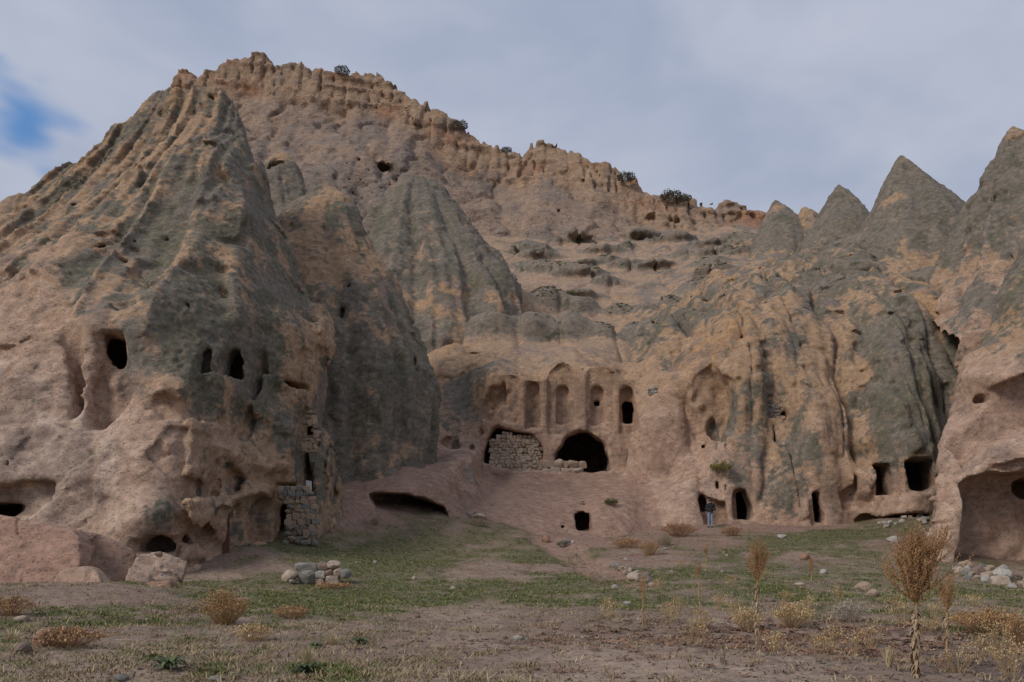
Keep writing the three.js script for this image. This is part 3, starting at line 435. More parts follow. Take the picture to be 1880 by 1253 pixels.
// ------------------------------------------------------------------ the high cliff behind everything
{
  const F = field([
    [-260, 440, 178], [0, 360, 187], [150, 300, 187], [300, 190, 188], [320, 140, 188], [460, 90, 190], [600, 120, 188], [750, 180, 186], [820, 205, 185], [900, 275, 183], [1000, 275, 181], [1100, 300, 178], [1180, 360, 174], [1300, 380, 172], [1400, 392, 170], [1500, 410, 168],
    [-200, 520, 165], [0, 450, 172], [150, 390, 172], [330, 210, 184, .3], [460, 150, 187, .2], [460, 240, 174, .3], [540, 300, 160, .8], [600, 190, 184, .2], [600, 270, 166, .6], [700, 210, 184, .2], [700, 320, 160, .85], [700, 250, 172, .3], [800, 270, 180, .2], [800, 330, 166, .3], [800, 400, 156, .4], [900, 320, 180], [900, 370, 166], [900, 425, 156, .3], [1000, 325, 177], [1000, 380, 165, .3], [1000, 432, 156, .4], [1100, 345, 173], [1100, 390, 162, .1, .4], [1100, 442, 152, .3], [1180, 392, 169], [1200, 432, 153, .2], [1300, 410, 168, 0, .2], [1300, 436, 150], [1400, 425, 166, 0, .2], [1400, 450, 150], [1500, 450, 160],
    [500, 480, 140], [700, 500, 138], [900, 480, 145], [1100, 490, 142], [1300, 480, 142], [1500, 490, 142],
  ], 'relief', 1, 4, 0.3, 14);
  const edge = table([[-300, 470], [-100, 392], [0, 348], [42, 336], [60, 326], [100, 312], [130, 294], [152, 292], [170, 276], [205, 250], [235, 240], [270, 205], [300, 184], [308, 160], [315, 122], [334, 114], [350, 124], [370, 116], [386, 110], [403, 97], [420, 84], [446, 82], [460, 72], [480, 76], [496, 97], [520, 93], [546, 90], [562, 106], [590, 108], [620, 112], [645, 112], [670, 115], [692, 120], [712, 137], [730, 150], [745, 165], [772, 181], [800, 190], [818, 193], [824, 216], [850, 232], [870, 250], [890, 258], [915, 270], [940, 272], [962, 277], [972, 264], [1000, 262], [1024, 264], [1050, 272], [1080, 285], [1110, 290], [1132, 290], [1146, 312], [1166, 318], [1180, 345], [1190, 356], [1222, 356], [1262, 355], [1280, 370], [1322, 371], [1360, 377], [1400, 385], [1440, 396], [1520, 415]].map(([px, py]) => { const w = W(px, py, 186 - 14 * sstep(800, 1400, px)); return [w[0], w[1]]; }));
  const cap = (x, y) => { const e = edge(x, 1) - 1.0; return e; };
  const S = solid({
    field: F, mode: 'relief',
    top: (x, y, q) => { cells(x * 0.3, q * 0.1); const id = cellId, gap = sstep(0.12, 0, cells(x * 0.3, q * 0.1)); return y - cap(x, y) - (0.55 - 0.25 * sstep(25, 40, x)) * (id - 0.35) + 0.3 * gap - 0.7 * fbm(x * 0.55, y * 0.2, q * 0.3, 4) - 0.1 * Math.max(0, q - 188); },
    disp(x, y, q) {
      const h = cap(x, y) - y, band = sstep(12, 7, h) * sstep(-110, -72, x), down = 1 - band;
      const warp = 0.5 * noise(x * 0.12, y * 0.08, 4), crack = cells(x * 0.4 + warp, y * 0.06 + 0.5 * warp), block = cellId;
      const bed = sstep(0.0, 0.3, noise(x * 0.03, y * 0.42 + 0.04 * x, 2)) * 0.7, gully = Math.abs(fbm(x * 0.07 + 4, y * 0.02, q * 0.04, 3)), pit = sstep(0.38, 0.6, noise(x * 0.5, y * 0.6, q * 0.3)) * sstep(9, 22, h);
      const grit = 0.35 * fbm(x * 0.9, y * 0.35, q * 0.7, 3);
      return band * (0.85 * (block - 0.5) - 0.75 * sstep(0.13, 0.02, crack) + bed + 0.45 * fbm(x * 0.45, y * 0.3, q * 0.45, 3)) + down * (3.4 * gully - 1.2 - 1.3 * cleft(x, y, q, 0.1, 2) + 0.3 * bed - 0.4 * pit) + grit;
    },
  });
  cut(S, [
    ['cave_mouth', [[690, 303], [692, 294], [702, 289], [712, 296], [710, 305], [700, 310]], 2.5, { room: 1.6, rough: 0.2 }],
    ['hollow', [[696, 312], [704, 296], [726, 292], [732, 310], [724, 324], [704, 318]], 2, { rough: 0.3, bevel: 0.5 }],
    ['pit', [[655, 292], [658, 286], [663, 288], [661, 296], [656, 297]], 2, { rough: 0 }],
    ...[[662, 328], [640, 330], [648, 322], [668, 335], [655, 345], [676, 340], [630, 316], [664, 362], [685, 352], [620, 300], [636, 300], [648, 352], [676, 312], [690, 335], [634, 345], [612, 322], [700, 345], [716, 340], [652, 372], [722, 330]].map(([x, y], i) => ['pit', box(x - 2.6 - (i % 3) * 0.3, x + 2, y - 2 - (i % 2) * 0.8, y + 2), 1.4, { rough: 0, round: 0, out: 4 }]),
    ['pit', [[1020, 388], [1027, 380], [1030, 386], [1026, 392]], 1.2, {}], ['pit', [[1180, 396], [1196, 390], [1205, 396], [1196, 402]], 2, {}],
  ]);
  const R = meshSolid(S, [-150, 100, 40, 124, 140, 204], 0.48, (x, y, q) => y > 50 || x > -6, (x, y, q) => 0.12 * fbm(x * 0.9, y * 0.9, q * 0.9, 3));
  const G = pieces(R, (x, y, q) => {
    F(x, y); const l = FL, p = FP, h = cap(x, y) - y, band = sstep(14, 9, h + 4 * noise(x * 0.1, y * 0.1, 0));
    let c = rockColor(x, y, q, l * (1 - band * 0.6) * 0.8, p * 0.6 + 0.1, { s: 0.3, green: -0.25, ochre: 0.25, pale: 0.5, rust: 0.5 });
    c = mix3(c, [0.34, 0.25, 0.2], 0.62 * (1 - band) + 0.25 * band);
    const o = sstep(-0.05, 0.45, fbm(x * 0.09, y * 0.2, 7, 3) + 0.2 * sstep(60, 100, x)) * band; c = mix3(c, [0.44, 0.215, 0.115], o * 0.75);
    const st = sstep(0.05, 0.4, fbm(x * 0.5, y * 0.09, 3, 3)); c = mix3(c, [0.26, 0.17, 0.12], st * 0.45);
    const top = sstep(0.28, 0.5, fbm(x * 0.3, y * 0.5, q * 0.3, 3)) * sstep(6, 1, h); return mix3(c, [0.15, 0.13, 0.09], top * 0.7);
  }, (x, y, q) => S.which(x, y, q));
  const o = tag(mesh('table_mountain', G.get(-1), M.far), 'long high cliff with a cracked orange caprock rim under the sky', 'cliff', null, 'structure');
  S.cuts.forEach((c, i) => { if (G.has(i)) mesh(c.name, G.get(i), M.far, o); });
}

// ------------------------------------------------------------------ the bare slope of humps between the church and the cliff
{
  const F = field([
    [700, 660, 64, .3, .2], [850, 646, 74, 0, .2], [1000, 644, 68, 0, .2], [1140, 642, 69, 0, .2], [1220, 640, 71, .2, .2], [890, 684, 66.4, 0, .2], [950, 694, 63.6, 0, .2], [1000, 700, 63.6, 0, .2], [1040, 670, 63.6, 0, .2], [1100, 674, 63.6, 0, .2], [1160, 700, 63.6, 0, .2], [820, 690, 73, 0, .2], [1210, 720, 66], [850, 840, 60], [800, 760, 66], [1000, 840, 58], [1200, 840, 58],
    [850, 628, 72, .2, .3], [1000, 632, 71.5, .1, .3], [1130, 630, 71, .2, .3], [900, 608, 74, .3], [1040, 608, 74, .3], [1110, 612, 74, .3], [880, 582, 82, .2, .3], [960, 580, 82, .1, .5], [1100, 592, 80, .2, .5], [1150, 600, 77, .2, .3],
    [880, 562, 85, .3], [980, 560, 88, .3], [1080, 570, 88, .3], [1150, 580, 86, .3], [928, 508, 87, .1, .5], [900, 524, 85, .1, .5], [865, 552, 83, .1, .4], [1000, 520, 102, 0, .7], [1100, 530, 98, 0, .7], [1200, 540, 94, .3, .4],
    [930, 470, 122, .1, .5], [1000, 480, 118, 0, .7], [1100, 490, 114, .1, .7], [1200, 500, 106, .2, .5], [1250, 525, 95, .4, .3], [1300, 535, 86, .6, .2], [1300, 490, 101, .6, .3], [1380, 505, 85, .7, .2], [1400, 462, 106, .4, .4], [1300, 455, 118, .5, .4], [1200, 450, 128, .2, .6], [1100, 448, 132, .1, .7], [1000, 440, 145, .05, .3], [900, 436, 147, .1, .3], [1200, 440, 147, .1, .3], [1350, 440, 138, .1, .3], [1430, 452, 110, .4, .3],
    [1530, 455, 98, .6, .2], [1640, 445, 90, .8, .1], [1720, 450, 84, .6, .2], [1800, 460, 80], [1850, 560, 64], [1700, 540, 68, .5, .2], [1560, 520, 72, .5, .2], [1440, 520, 78, .6, .2], [1380, 560, 72], [1260, 600, 72], [700, 640, 76], [640, 560, 86], [780, 560, 96], [640, 470, 120], [800, 450, 132], [950, 440, 165], [1040, 448, 162], [1120, 436, 162], [1200, 446, 162], [1280, 420, 162], [1350, 424, 156], [1420, 430, 150], [1500, 445, 150], [1700, 445, 130], [600, 440, 160],
  ], 'height', 0.7, 2.2, 0.2, 12);
  const D = [];
  const dome = (px, py, d, r, hpx) => { const a = W(px, py, d); const R = (r * d) / FOC, H = (hpx * d) / FOC; D.push((x, y, q) => { const dx = (x - a[0]) / R, dz = (q - d) / (R * 1.1), dy = (y - a[1] + H) / H; return (Math.sqrt(dx * dx + dz * dz + dy * dy) - 1) * Math.min(R, H) * 0.8; }); };
  dome(905, 572, 73, 48, 62); dome(975, 574, 74, 58, 62); dome(1042, 580, 74, 52, 56); dome(1102, 597, 73, 36, 42); dome(872, 590, 73, 30, 50);
  dome(892, 533, 86, 36, 36); dome(955, 538, 88, 34, 34); dome(1010, 527, 89, 46, 46); dome(1064, 545, 88, 40, 36); dome(1132, 557, 86, 40, 40); dome(1185, 560, 84, 36, 36); dome(1160, 610, 75, 26, 40);
  dome(1225, 496, 104, 40, 26); dome(1300, 476, 104, 52, 30); dome(1272, 520, 92, 46, 34); dome(1350, 500, 92, 56, 40); dome(1425, 468, 96, 50, 40); dome(1145, 512, 108, 40, 16); dome(1175, 470, 124, 36, 14); dome(1115, 474, 118, 34, 15); dome(1110, 457, 124, 38, 12); dome(1240, 455, 124, 40, 14); dome(1060, 505, 112, 20, 10); dome(960, 487, 116, 44, 22); dome(1310, 512, 92, 40, 26); dome(1230, 545, 86, 30, 30); dome(1320, 545, 80, 46, 34); dome(1400, 520, 82, 50, 36);
  dome(1590, 442, 84, 110, 60); dome(1500, 462, 84, 60, 40); dome(1680, 440, 82, 70, 60); dome(1780, 470, 72, 40, 60); dome(1560, 490, 74, 90, 36); dome(1690, 500, 70, 80, 50);
  { const r = rng(21); for (let i = 0; i < 34; i++) { const t = r(), px = 960 + 470 * r(), d = mix(92, 140, t); F(((px - MIDX) * d) / FOC, d); const py = HOR - ((FV - EYE) * FOC) / d; dome(px, py - 4 - 5 * r(), d, 18 + 26 * r(), 9 + 9 * r()); } }
  const S = solid({
    field: F, mode: 'height', spires: D, k: 0.7,
    disp: (x, y, q) => (0.4 + 0.7 * sstep(115, 145, q)) * fbm(x * 0.17, y * 0.12, q * 0.17, 4) + 0.2 * Math.abs(fbm(x * 0.5, y * 0.2, q * 0.3, 3)) - 0.3 * sstep(0.1, 0, Math.abs(noise(x * 0.22, 0.1, q * 0.1))),
  });
  const R = meshSolid(S, [-24, 52, 12, 64, 56, 160], 0.3, (x, y, q) => q > 62.2, (x, y, q) => 0.08 * fbm(x * 1.2, y * 1.2, q * 1.2, 3));
  const G = pieces(R, (x, y, q) => {
    F(x, q); const up = y - FV, l = Math.max(FL * 0.7, sstep(0.05, 0.6, up) * 1.05), c = rockColor(x, y, q, l, FP * 0.5, { s: 0.6, green: -0.15, rust: 0.2, ochre: 0.3 }).map((v, i) => mix(v, [0.42, 0.315, 0.245][i], 0.3));
    const sp = sstep(0.2, 0.4, fbm(x * 1.3, y * 1.3, q * 1.3, 2) + 0.35 * fbm(x * 0.2, 5, q * 0.2, 2)) * sstep(0.4, 0.8, l); return mix3(c, [0.075, 0.075, 0.035], sp * 0.85);
  });
  globalThis.HUMPS = (x, q) => { F(x, q); const y0 = FV, l = FL; for (let y = y0 + 4; y > y0 - 1; y -= 0.12) if (S.whole(x, y, q) < 0) return [y, y - y0, l]; return [y0, 0, l]; };
  tag(mesh('hills', G.get('all'), M.mid), 'bare tan slope of lichened humps between the carved church and the cliff', 'slope', null, 'structure');
}

// ------------------------------------------------------------------ the rock face with the church front, the red slope below it and the cave cliff on the right
{
  const F = field([
    [600, 1000, 41, .2, .5], [660, 960, 43.5, .2, .8], [700, 985, 44, .1, .8], [750, 1000, 44, 0, .9], [850, 990, 46, .1, .9], [950, 1000, 46.5, 0, 1], [1070, 1000, 48.5, 0, 1], [1180, 1000, 50.5, .1, .8], [1250, 995, 51.5, 0, .7], [1350, 985, 53, 0, .7], [1500, 985, 52.8, 0, .7], [1600, 980, 52.3, .05, .7], [1740, 975, 50.3, .05, .8], [1800, 975, 50],
    [690, 900, 46.5, .1, .8], [750, 885, 47.5, 0, .95], [820, 900, 49, 0, 1], [850, 940, 48.8, .4, .6], [870, 850, 56, .25, .7], [860, 870, 53.5, .7, .2], [900, 940, 50.5, .1, .9], [950, 930, 52, 0, 1], [950, 885, 57.5, 0, 1], [1000, 900, 56.5, 0, 1], [1060, 930, 53.5, 0, 1], [1060, 885, 59, 0, 1], [1150, 900, 56.5, .1, 1], [1130, 935, 53, .2, .9], [1190, 930, 54.5, .3, .7], [1210, 885, 57.5, 0, .8],
    [700, 860, 52, .2, .6], [760, 825, 54.5, .1, .6], [800, 840, 56, .1, .7], [770, 770, 60, .3, .4], [800, 790, 60, .3, .5], [840, 825, 60, .1, .8], [880, 862, 60, 0, .7], [940, 869, 60.3, 0, .7], [1000, 870, 60.5, 0, .7], [1060, 868, 60.8, 0, .8], [1120, 870, 60.8, 0, .8], [1200, 866, 61, 0, .8],
    [890, 800, 61.5, 0, .5], [950, 790, 62, 0, .6], [1060, 790, 62, 0, .6], [1130, 790, 62, 0, .6], [1165, 810, 63, 0, .7], [1240, 810, 62.5, 0, .7], [900, 720, 62, .05, .3], [950, 720, 62.2, 0, .5], [1040, 720, 62.2, 0, .5], [1110, 720, 62.2, 0, .5], [1170, 730, 62, 0, .4], [1180, 735, 60.6, .05, .4], [1225, 745, 60.1, .05, .5], [1270, 765, 58.8, 0, .5], [1200, 790, 63, 0, .6], [1250, 800, 61, 0, .6],
    [880, 675, 63.5, .4, .1], [905, 672, 62.8, .2, .2], [950, 690, 62.6, 0, .3], [1000, 700, 62.8, 0, .3], [1040, 668, 62.8, 0, .3], [1100, 670, 62.8, 0, .3], [1160, 692, 62.8, .1, .2], [850, 655, 68.5, 0, .1], [960, 668, 68.5, 0, .1], [1000, 650, 69.5, 0, .1], [1070, 645, 70, 0, .2], [1140, 655, 69.5, .1, .1],
    [800, 680, 67, .2, .2], [860, 700, 65, .8, 0], [850, 745, 63.5, .7, .1], [800, 640, 71, 0, .3], [850, 628, 73, .2, .2], [1000, 630, 73, 0, .2], [1120, 625, 73, .2, .2], [900, 590, 92], [1050, 590, 92], [780, 590, 90], [760, 660, 76, .2, .2],
    [1180, 625, 69, .7, .1], [1190, 660, 65.5, .4, .1], [1240, 640, 62.5, .3, .1], [1240, 690, 59.5, .1, .3], [1240, 590, 68, .8, 0], [1300, 560, 65, .6, .1], [1290, 620, 60.5, .1, .1], [1330, 620, 58.5, .1, .15], [1380, 536, 62.5, .2, .05], [1380, 590, 58, .1, .1], [1380, 650, 56.3, .2, .2], [1375, 720, 55.3, .6, .2], [1365, 765, 55, .7, .2], [1380, 800, 54.6, .5, .3], [1380, 880, 53.8, .3, .5], [1300, 680, 57.6, 0, .3], [1290, 760, 57.3, 0, .5], [1300, 820, 56.4, 0, .7], [1230, 840, 59, 0, .8], [1270, 880, 55.6, .1, .8], [1310, 880, 54.6, .1, .7], [1250, 930, 53.4, 0, .8], [1310, 940, 53.4, 0, .7],
    [1430, 520, 66, .7, .1], [1430, 570, 60, .3, .1], [1430, 640, 57.4, .5, .1], [1440, 720, 56, .4, .2], [1450, 760, 55.4, .3, .3], [1455, 830, 54.3, .8, .2], [1455, 900, 53.6, .7, .3], [1500, 600, 59.5, .5, .1], [1500, 660, 57.2, .2, .2], [1510, 720, 54.6, .4, .3], [1510, 780, 53.4, .1, .6], [1510, 850, 52.8, .3, .5], [1510, 920, 52.5, .1, .7], [1500, 545, 64, .4, .1], [1560, 520, 65, .5, .1], [1570, 560, 62, .4, .1], [1560, 620, 58.6, .2, .1], [1555, 700, 57, .2, .3], [1580, 680, 56.8, .2, .2], [1575, 760, 56, .3, .4], [1575, 840, 55, .3, .4], [1570, 930, 53.8, .1, .6],
    [1650, 562, 59.5, 1.1, 0], [1650, 640, 55.4, 1.25, 0], [1650, 740, 53, 1.25, 0], [1650, 820, 51.5, 1.0, .1], [1650, 880, 51, .1, .6], [1650, 940, 50.6, .1, .9], [1600, 860, 52.4, .3, .4], [1610, 720, 55, 1.1, .1], [1615, 640, 57, .8, .1], [1590, 820, 54, .7, .2], [1720, 560, 60, .1, .1], [1720, 640, 57, 1.1, 0], [1720, 740, 54.5, 1.2, 0], [1720, 815, 52.5, .9, .1], [1730, 930, 51, .1, .8], [1780, 640, 57.5, .4, .2], [1780, 740, 55.5, .5, .3], [1780, 560, 60, .3, .2],
    [1350, 500, 76], [1430, 488, 76, .4, .1], [1500, 470, 76, .7, .1], [1600, 452, 75, .8, .1], [1690, 448, 74, .6, .1], [1500, 505, 68, .7, .1], [1600, 498, 67, .6, .1], [1700, 505, 67, .3, .3], [1780, 510, 64, .2, .2], [1250, 540, 82], [1600, 400, 88], [1750, 400, 86], [1420, 420, 100],
  ], 'relief', 0.4, 1.1, 0.05, 8);
  // the church front is cut back to a plane
  const wall = []; for (const [px, py] of [[872, 872], [882, 790], [888, 730], [896, 690], [903, 670], [915, 682], [948, 687], [985, 698], [1004, 692], [1014, 676], [1026, 665], [1040, 662], [1056, 668], [1074, 670], [1092, 665], [1108, 666], [1128, 677], [1150, 695], [1170, 712], [1200, 742], [1236, 768], [1250, 785], [1246, 872]]) { const w = W(px, py, 61.2); wall.push(w[0], w[1]); }
  const FRONT = (x, y, q) => (q < 59.5 || q > 69 || x < -5 || x > 14.5 || y < 6 || y > 18 ? 2 : smax(polyDist(wall, x, y), Math.max(61.2 - q - 0.02 * Math.max(0, -x) ** 2, q - 66.5), 0.3));
  const S = solid({
    field: F, mode: 'relief', k: 0.5,
    spires: [Object.assign(FRONT, { k: 0.25 }), spire([1512, 716, 55.6], [1505, 985, 54.5], 86, 0.5, 0.6), spire([1650, 556, 60], [1662, 990, 55.5], 128, 0.62, 0.6), spire([1395, 530, 63], [1375, 985, 56.5], 92, 0.6, 0.6), spire([862, 838, 54.2], [862, 990, 50], 30, 0.7, 0.8), spire([1242, 560, 69], [1226, 705, 62.5], 46, 0.6, 0.7), spire([1560, 535, 64], [1560, 720, 58.5], 40, 0.6, 0.6), spire([1460, 545, 63.5], [1470, 740, 57.5], 42, 0.6, 0.6), spire([1735, 545, 62], [1735, 840, 54.5], 55, 0.6, 0.6), spire([1100, 906, 54.6], [1100, 985, 51], 44, 0.7, 0.5)],
    disp(x, y, q) {
      const right = sstep(10, 13, x), cliff = sstep(8.5, 11, y) * (1 - right * 0.2) + right * sstep(3, 5, y) * 0.6, slope = 1 - clamp(cliff), face = sstep(0.05, 0.2, Math.max(0, 1 - Math.abs(x - 4.5) / 9)) * sstep(7, 8.5, y) * (1 - sstep(14.2, 15.4, y));
      const flute = fbm(x * 0.5, y * 0.09, q * 0.2, 3), lump = fbm(x * 0.3, y * 0.3, q * 0.3, 3), pit = sstep(0.36, 0.62, noise(x * 0.75 + 4, y * 1.3, q * 0.7)) * sstep(10, 13, y);
      return (1 - 0.85 * face) * ((0.5 * flute + 0.2 * lump) * (0.35 + 0.65 * clamp(cliff)) * (1 + 0.3 * right) - 0.25 * pit - (right > 0 ? right * clamp(cliff) * (0.75 * cleft(x, y, q, 0.25, 3) + 0.3 * cleft(x, y, q, 0.7, 7)) : 0)) + (right > 0 ? right * (0.16 * chips(x, y * 0.7, q, 0.5) + 0.06 * chips(x, y, q, 1.4)) : 0) + 0.1 * slope * fbm(x * 0.8, y, q * 0.8, 3) + 0.06 * fbm(x * 2, y * 1.6, q * 2, 3) + face * 0.1 * fbm(x * 0.6, y * 0.6, 4, 3);
    },
  });
  const d = 61.2;
  cut(S, [
    // the church front: the smooth bays, their blind arches and the lunettes above
    ['bay', [[1005, 800], [1004, 690], [1012, 678], [1024, 668], [1037, 665], [1050, 670], [1056, 680], [1056, 800]], 0.28, { d: 61.2, rough: 0.03, out: 3 }],
    ['bay', [[1076, 795], [1076, 690], [1080, 678], [1094, 668], [1108, 668], [1122, 680], [1130, 684], [1130, 795]], 0.28, { d: 61.2, rough: 0.03, out: 3 }],
    ['bay', [[962, 790], [962, 704], [968, 698], [985, 696], [994, 704], [994, 790]], 0.25, { d: 61.2, rough: 0.05, out: 3 }],
    ['bay', [[918, 775], [922, 690], [946, 688], [954, 700], [954, 780]], 0.2, { d: 61.2, rough: 0.1, out: 3 }],
    ['bay', [[1137, 800], [1137, 712], [1146, 706], [1160, 712], [1166, 730], [1166, 770], [1166, 800]], 0.25, { d: 61.2, rough: 0.05, out: 3 }],
    ['blind_arch', arch(1021, 1047, 705, 780, 8), 0.85, { d, rough: 0.02, out: 2.5 }],
    ['blind_arch', arch(1083.5, 1111, 706, 782, 8), 0.85, { d, rough: 0.02, out: 2.5, label: 'arched niche with a small square hole' }],
    ['blind_arch', arch(966, 992, 699, 785, 7), 0.85, { d, rough: 0.06, out: 2.5 }],
    ['blind_arch', arch(1138, 1164, 708, 775, 7), 0.85, { d, rough: 0.05, out: 2.5 }],
    ['window_opening', box(1091, 1102, 732, 741.5), 2.2, { d, rough: 0.01, round: 0.01, room: 1.5 }],
    ['window_opening', [[1145, 778], [1141, 742], [1146, 733], [1152, 730], [1158, 738], [1163.5, 748], [1164, 772], [1162, 778]], 2, { d, room: 4, rough: 0.05, label: 'tall dark window with a ragged top' }],
    ['cave_mouth', [[1015, 856], [1016, 836], [1030, 815], [1036, 800], [1050, 794], [1064, 789], [1080, 791], [1096, 799], [1110, 810], [1116, 828], [1122, 845], [1120, 866], [1090, 870], [1040, 868]], 3, { d: 61.2, room: 6, rough: 0.14, out: 1.6, label: 'wide dark cave mouth under the carved arches' }],
    ['cave_mouth', [[886, 850], [888, 826], [894, 806], [904, 786], [914, 779], [926, 786], [945, 790], [975, 795], [990, 808], [998, 822], [998, 866], [940, 866]], 3, { d: 61.2, room: 5, rough: 0.12, out: 1.6, label: 'dark cave mouth half closed by a dry stone wall' }],
    ['niche', [[808, 820], [816, 802], [830, 797], [842, 802], [846, 828], [830, 830]], 0.7, { bevel: 0.3 }], ['niche', arch(860, 872, 814, 831, 5, 0.5), 0.6, {}], ['niche', arch(878, 888, 788, 800, 5), 0.5, {}],
    ['hollow', [[880, 770], [884, 735], [900, 716], [925, 705], [938, 720], [932, 745], [912, 755], [902, 776]], 0.5, { d: 61.6, rough: 0.3, bevel: 0.35, out: 3 }],
    // the red slope
    ['cave_mouth', [[672, 904], [700, 900], [740, 902], [775, 910], [800, 920], [818, 926], [826, 945], [824, 975], [720, 975], [690, 940]], 4, { d: 45.6, room: 3, rough: 0.08, out: 3, bevel: 0.4, label: 'wide low cave under a rounded lip of red rock' }],
    ['doorway', arch(1054, 1086, 938, 978, 4, 0.35), 2.2, { room: 2.2, rough: 0.07, out: 3, label: 'small square doorway in the red slope' }],
    ['pit', arch(1028, 1038, 962, 974, 5, .7), 1, { rough: 0.03, out: 2 }], ['pit', [[1026, 941], [1036, 940], [1038, 945], [1030, 946]], 1.2, { rough: 0.02, out: 2 }],
    // the cave cliff
    ['hollow', [[1272, 690], [1276, 680], [1300, 668], [1312, 656], [1318, 672], [1330, 690], [1340, 706], [1342, 760], [1330, 800], [1300, 800], [1285, 760], [1270, 760]], 1.3, { rough: 0.12, bevel: 0.3, out: 3, label: 'tall scraped hollow under a slanting overhang' }],
    ['window_opening', [[1307, 806], [1305, 775], [1311, 757], [1319, 757], [1325, 774], [1328, 800], [1329, 815], [1315, 811]], 3, { room: 0, round: 0, rough: 0.08 }],
    ['pit', [[1287, 822], [1290, 815], [1298, 813], [1299, 821], [1293, 824]], 1.3, { room: .4, rough: 0.03 }], ['pit', [[1330, 816], [1334, 812], [1340, 828], [1335, 832]], 1.3, { room: .4, rough: 0.02 }],
    ['niche', arch(1405, 1438, 724, 771, 5, .4), 0.35, { rough: 0.04 }],
    ['window_opening', [[1433, 772], [1434, 752], [1442, 750], [1448, 764], [1441, 776]], 1.5, { room: 0.8, rough: 0.04 }],
    ['niche', arch(1418, 1426, 778, 814, 4), 0.4, {}],
    ['doorway', [[1284, 972], [1282, 916], [1286, 904], [1296, 906], [1308, 914], [1322, 920], [1334, 918], [1334, 972]], 1.0, { rough: 0.08, bevel: 0.25, label: 'shallow doorway recess beside the standing person' }],
    ['doorway', [[1284, 940], [1281, 916], [1286, 904], [1295, 906], [1302, 916], [1300, 940]], 2, { room: 0.6, rough: 0.06 }],
    ['doorway', [[1342, 956], [1342, 920], [1346, 900], [1358, 896], [1370, 898], [1376, 912], [1383, 930], [1382, 956]], 1.2, { rough: 0.06 }],
    ['doorway', [[1362, 956], [1360, 902], [1370, 898], [1376, 912], [1383, 930], [1382, 952], [1374, 958]], 2.6, { room: 3, rough: 0.05, lean: 0.2, label: 'dark rounded doorway with pinkish jamb' }],
    ['niche', arch(1313, 1322, 882, 900, 5), 0.7, { rough: 0.02 }], ['niche', arch(1331, 1337, 890, 902, 5), 0.9, { rough: 0.02 }],
    ['niche', [[1488, 968], [1484, 900], [1512, 896], [1518, 968]], 0.3, { rough: 0.06 }],
    ['doorway', [[1497, 961], [1491, 902], [1508, 900], [1511, 925], [1516, 945], [1514, 961]], 2, { room: 3, rough: 0.03, lean: 0.25, label: 'tall narrow black doorway with leaning jambs' }],
    ['window_opening', [[1617, 910], [1612, 850], [1616, 847], [1640, 847], [1645, 870], [1648, 909]], 3, { room: 1, rough: 0.04, out: 4, lean: 0.3, label: 'left and narrower of two square dark windows' }],
    ['window_opening', [[1673, 902], [1664, 847], [1680, 838], [1720, 840], [1724, 868], [1729, 894], [1705, 903]], 3.4, { room: 1.5, rough: 0.05, out: 4, lean: 0.3, label: 'right and wider of two square dark windows' }],
    ['niche', [[1606, 916], [1606, 842], [1648, 838], [1656, 916]], 0.3, { rough: 0.05, out: 4 }], ['niche', [[1662, 912], [1656, 842], [1690, 824], [1734, 836], [1738, 904]], 0.3, { rough: 0.05, out: 4 }],
    ['cave_mouth', [[1592, 972], [1600, 950], [1640, 944], [1690, 940], [1712, 944], [1710, 975]], 2.4, { d: 50.3, room: 1, rough: 0.06, out: 2, bevel: 0.2 }],
    ['niche', [[1538, 905], [1560, 890], [1566, 870], [1574, 880], [1572, 940], [1545, 940]], 0.5, { rough: 0.1, bevel: 0.3 }],
    ['pit', [[1355, 618], [1366, 612], [1370, 620], [1360, 624]], 0.6, {}], ['pit', [[1384, 628], [1398, 626], [1400, 631], [1386, 632]], 0.6, {}],
  ]);
  const R = meshSolid(S, [-16, 32, 0, 33, 42, 80], 0.142, (x, y, q) => (y > 8 || y > landY(x, q) - 0.5), (x, y, q) => 0.035 * fbm(x * 2.6, y * 2.2, q * 2.6, 3));
  const region = (x, y, q) => { const px = MIDX + (x / q) * FOC; return x > 11.0 + 0.5 * noise(y * 0.4, 3, q * 0.2) || (y < 7.2 && x > 9.6) ? 'cliff' : y > 7.25 + 0.25 * noise(x * 0.5, 3, 1) - 0.1 * Math.max(0, x - 6) && q > 58.2 && y < 16 && x > -6.5 ? 'front' : 'slope'; };
  const G = pieces(R, (x, y, q) => {
    F(x, y); const l = FL, f = FP; let c = rockColor(x, y, q, l, f, { s: 1, green: -0.08, rust: 0.8, pale: 0.35, ochre: 0.75 });
    if (region(x, y, q) === 'slope') c = mix3(c, [0.4, 0.235, 0.165], 0.7 * sstep(0.3, 0.8, f));
    const v = sstep(0.25, 0.45, fbm(x * 0.7 + 50, y * 0.7, q * 0.7, 3)) * sstep(0.5, 0.9, l) * sstep(23, 26, x); return mix3(c, [0.07, 0.065, 0.035], v * 0.8);
  }, (x, y, q) => { const w = S.which(x, y, q); return w >= 0 ? w : region(x, y, q); });
  const slope = tag(mesh('rock_slope', G.get('slope'), M.mid), 'smooth reddish tuff slope climbing from the grass to the carved church', 'rock slope', null, 'structure');
  const front = tag(mesh('rock_cut_church', G.get('front'), M.mid), 'rock-cut church front with a row of blind arches above two cave mouths', 'church');
  const cliff = tag(mesh('cave_cliff', G.get('cliff'), M.mid), 'ochre and grey cliff of buttresses pierced by doorways, right of the carved church', 'cliff');
  S.cuts.forEach((c, i) => { if (!G.has(i)) return; const m = mesh(c.name, G.get(i), M.mid, { front, slope, cliff }[region(c.mx, c.my, c.q0)] ?? slope); if (c.label) m.userData.label = c.label; });
  globalThis.FACE = S; globalThis.FACEF = F;
}

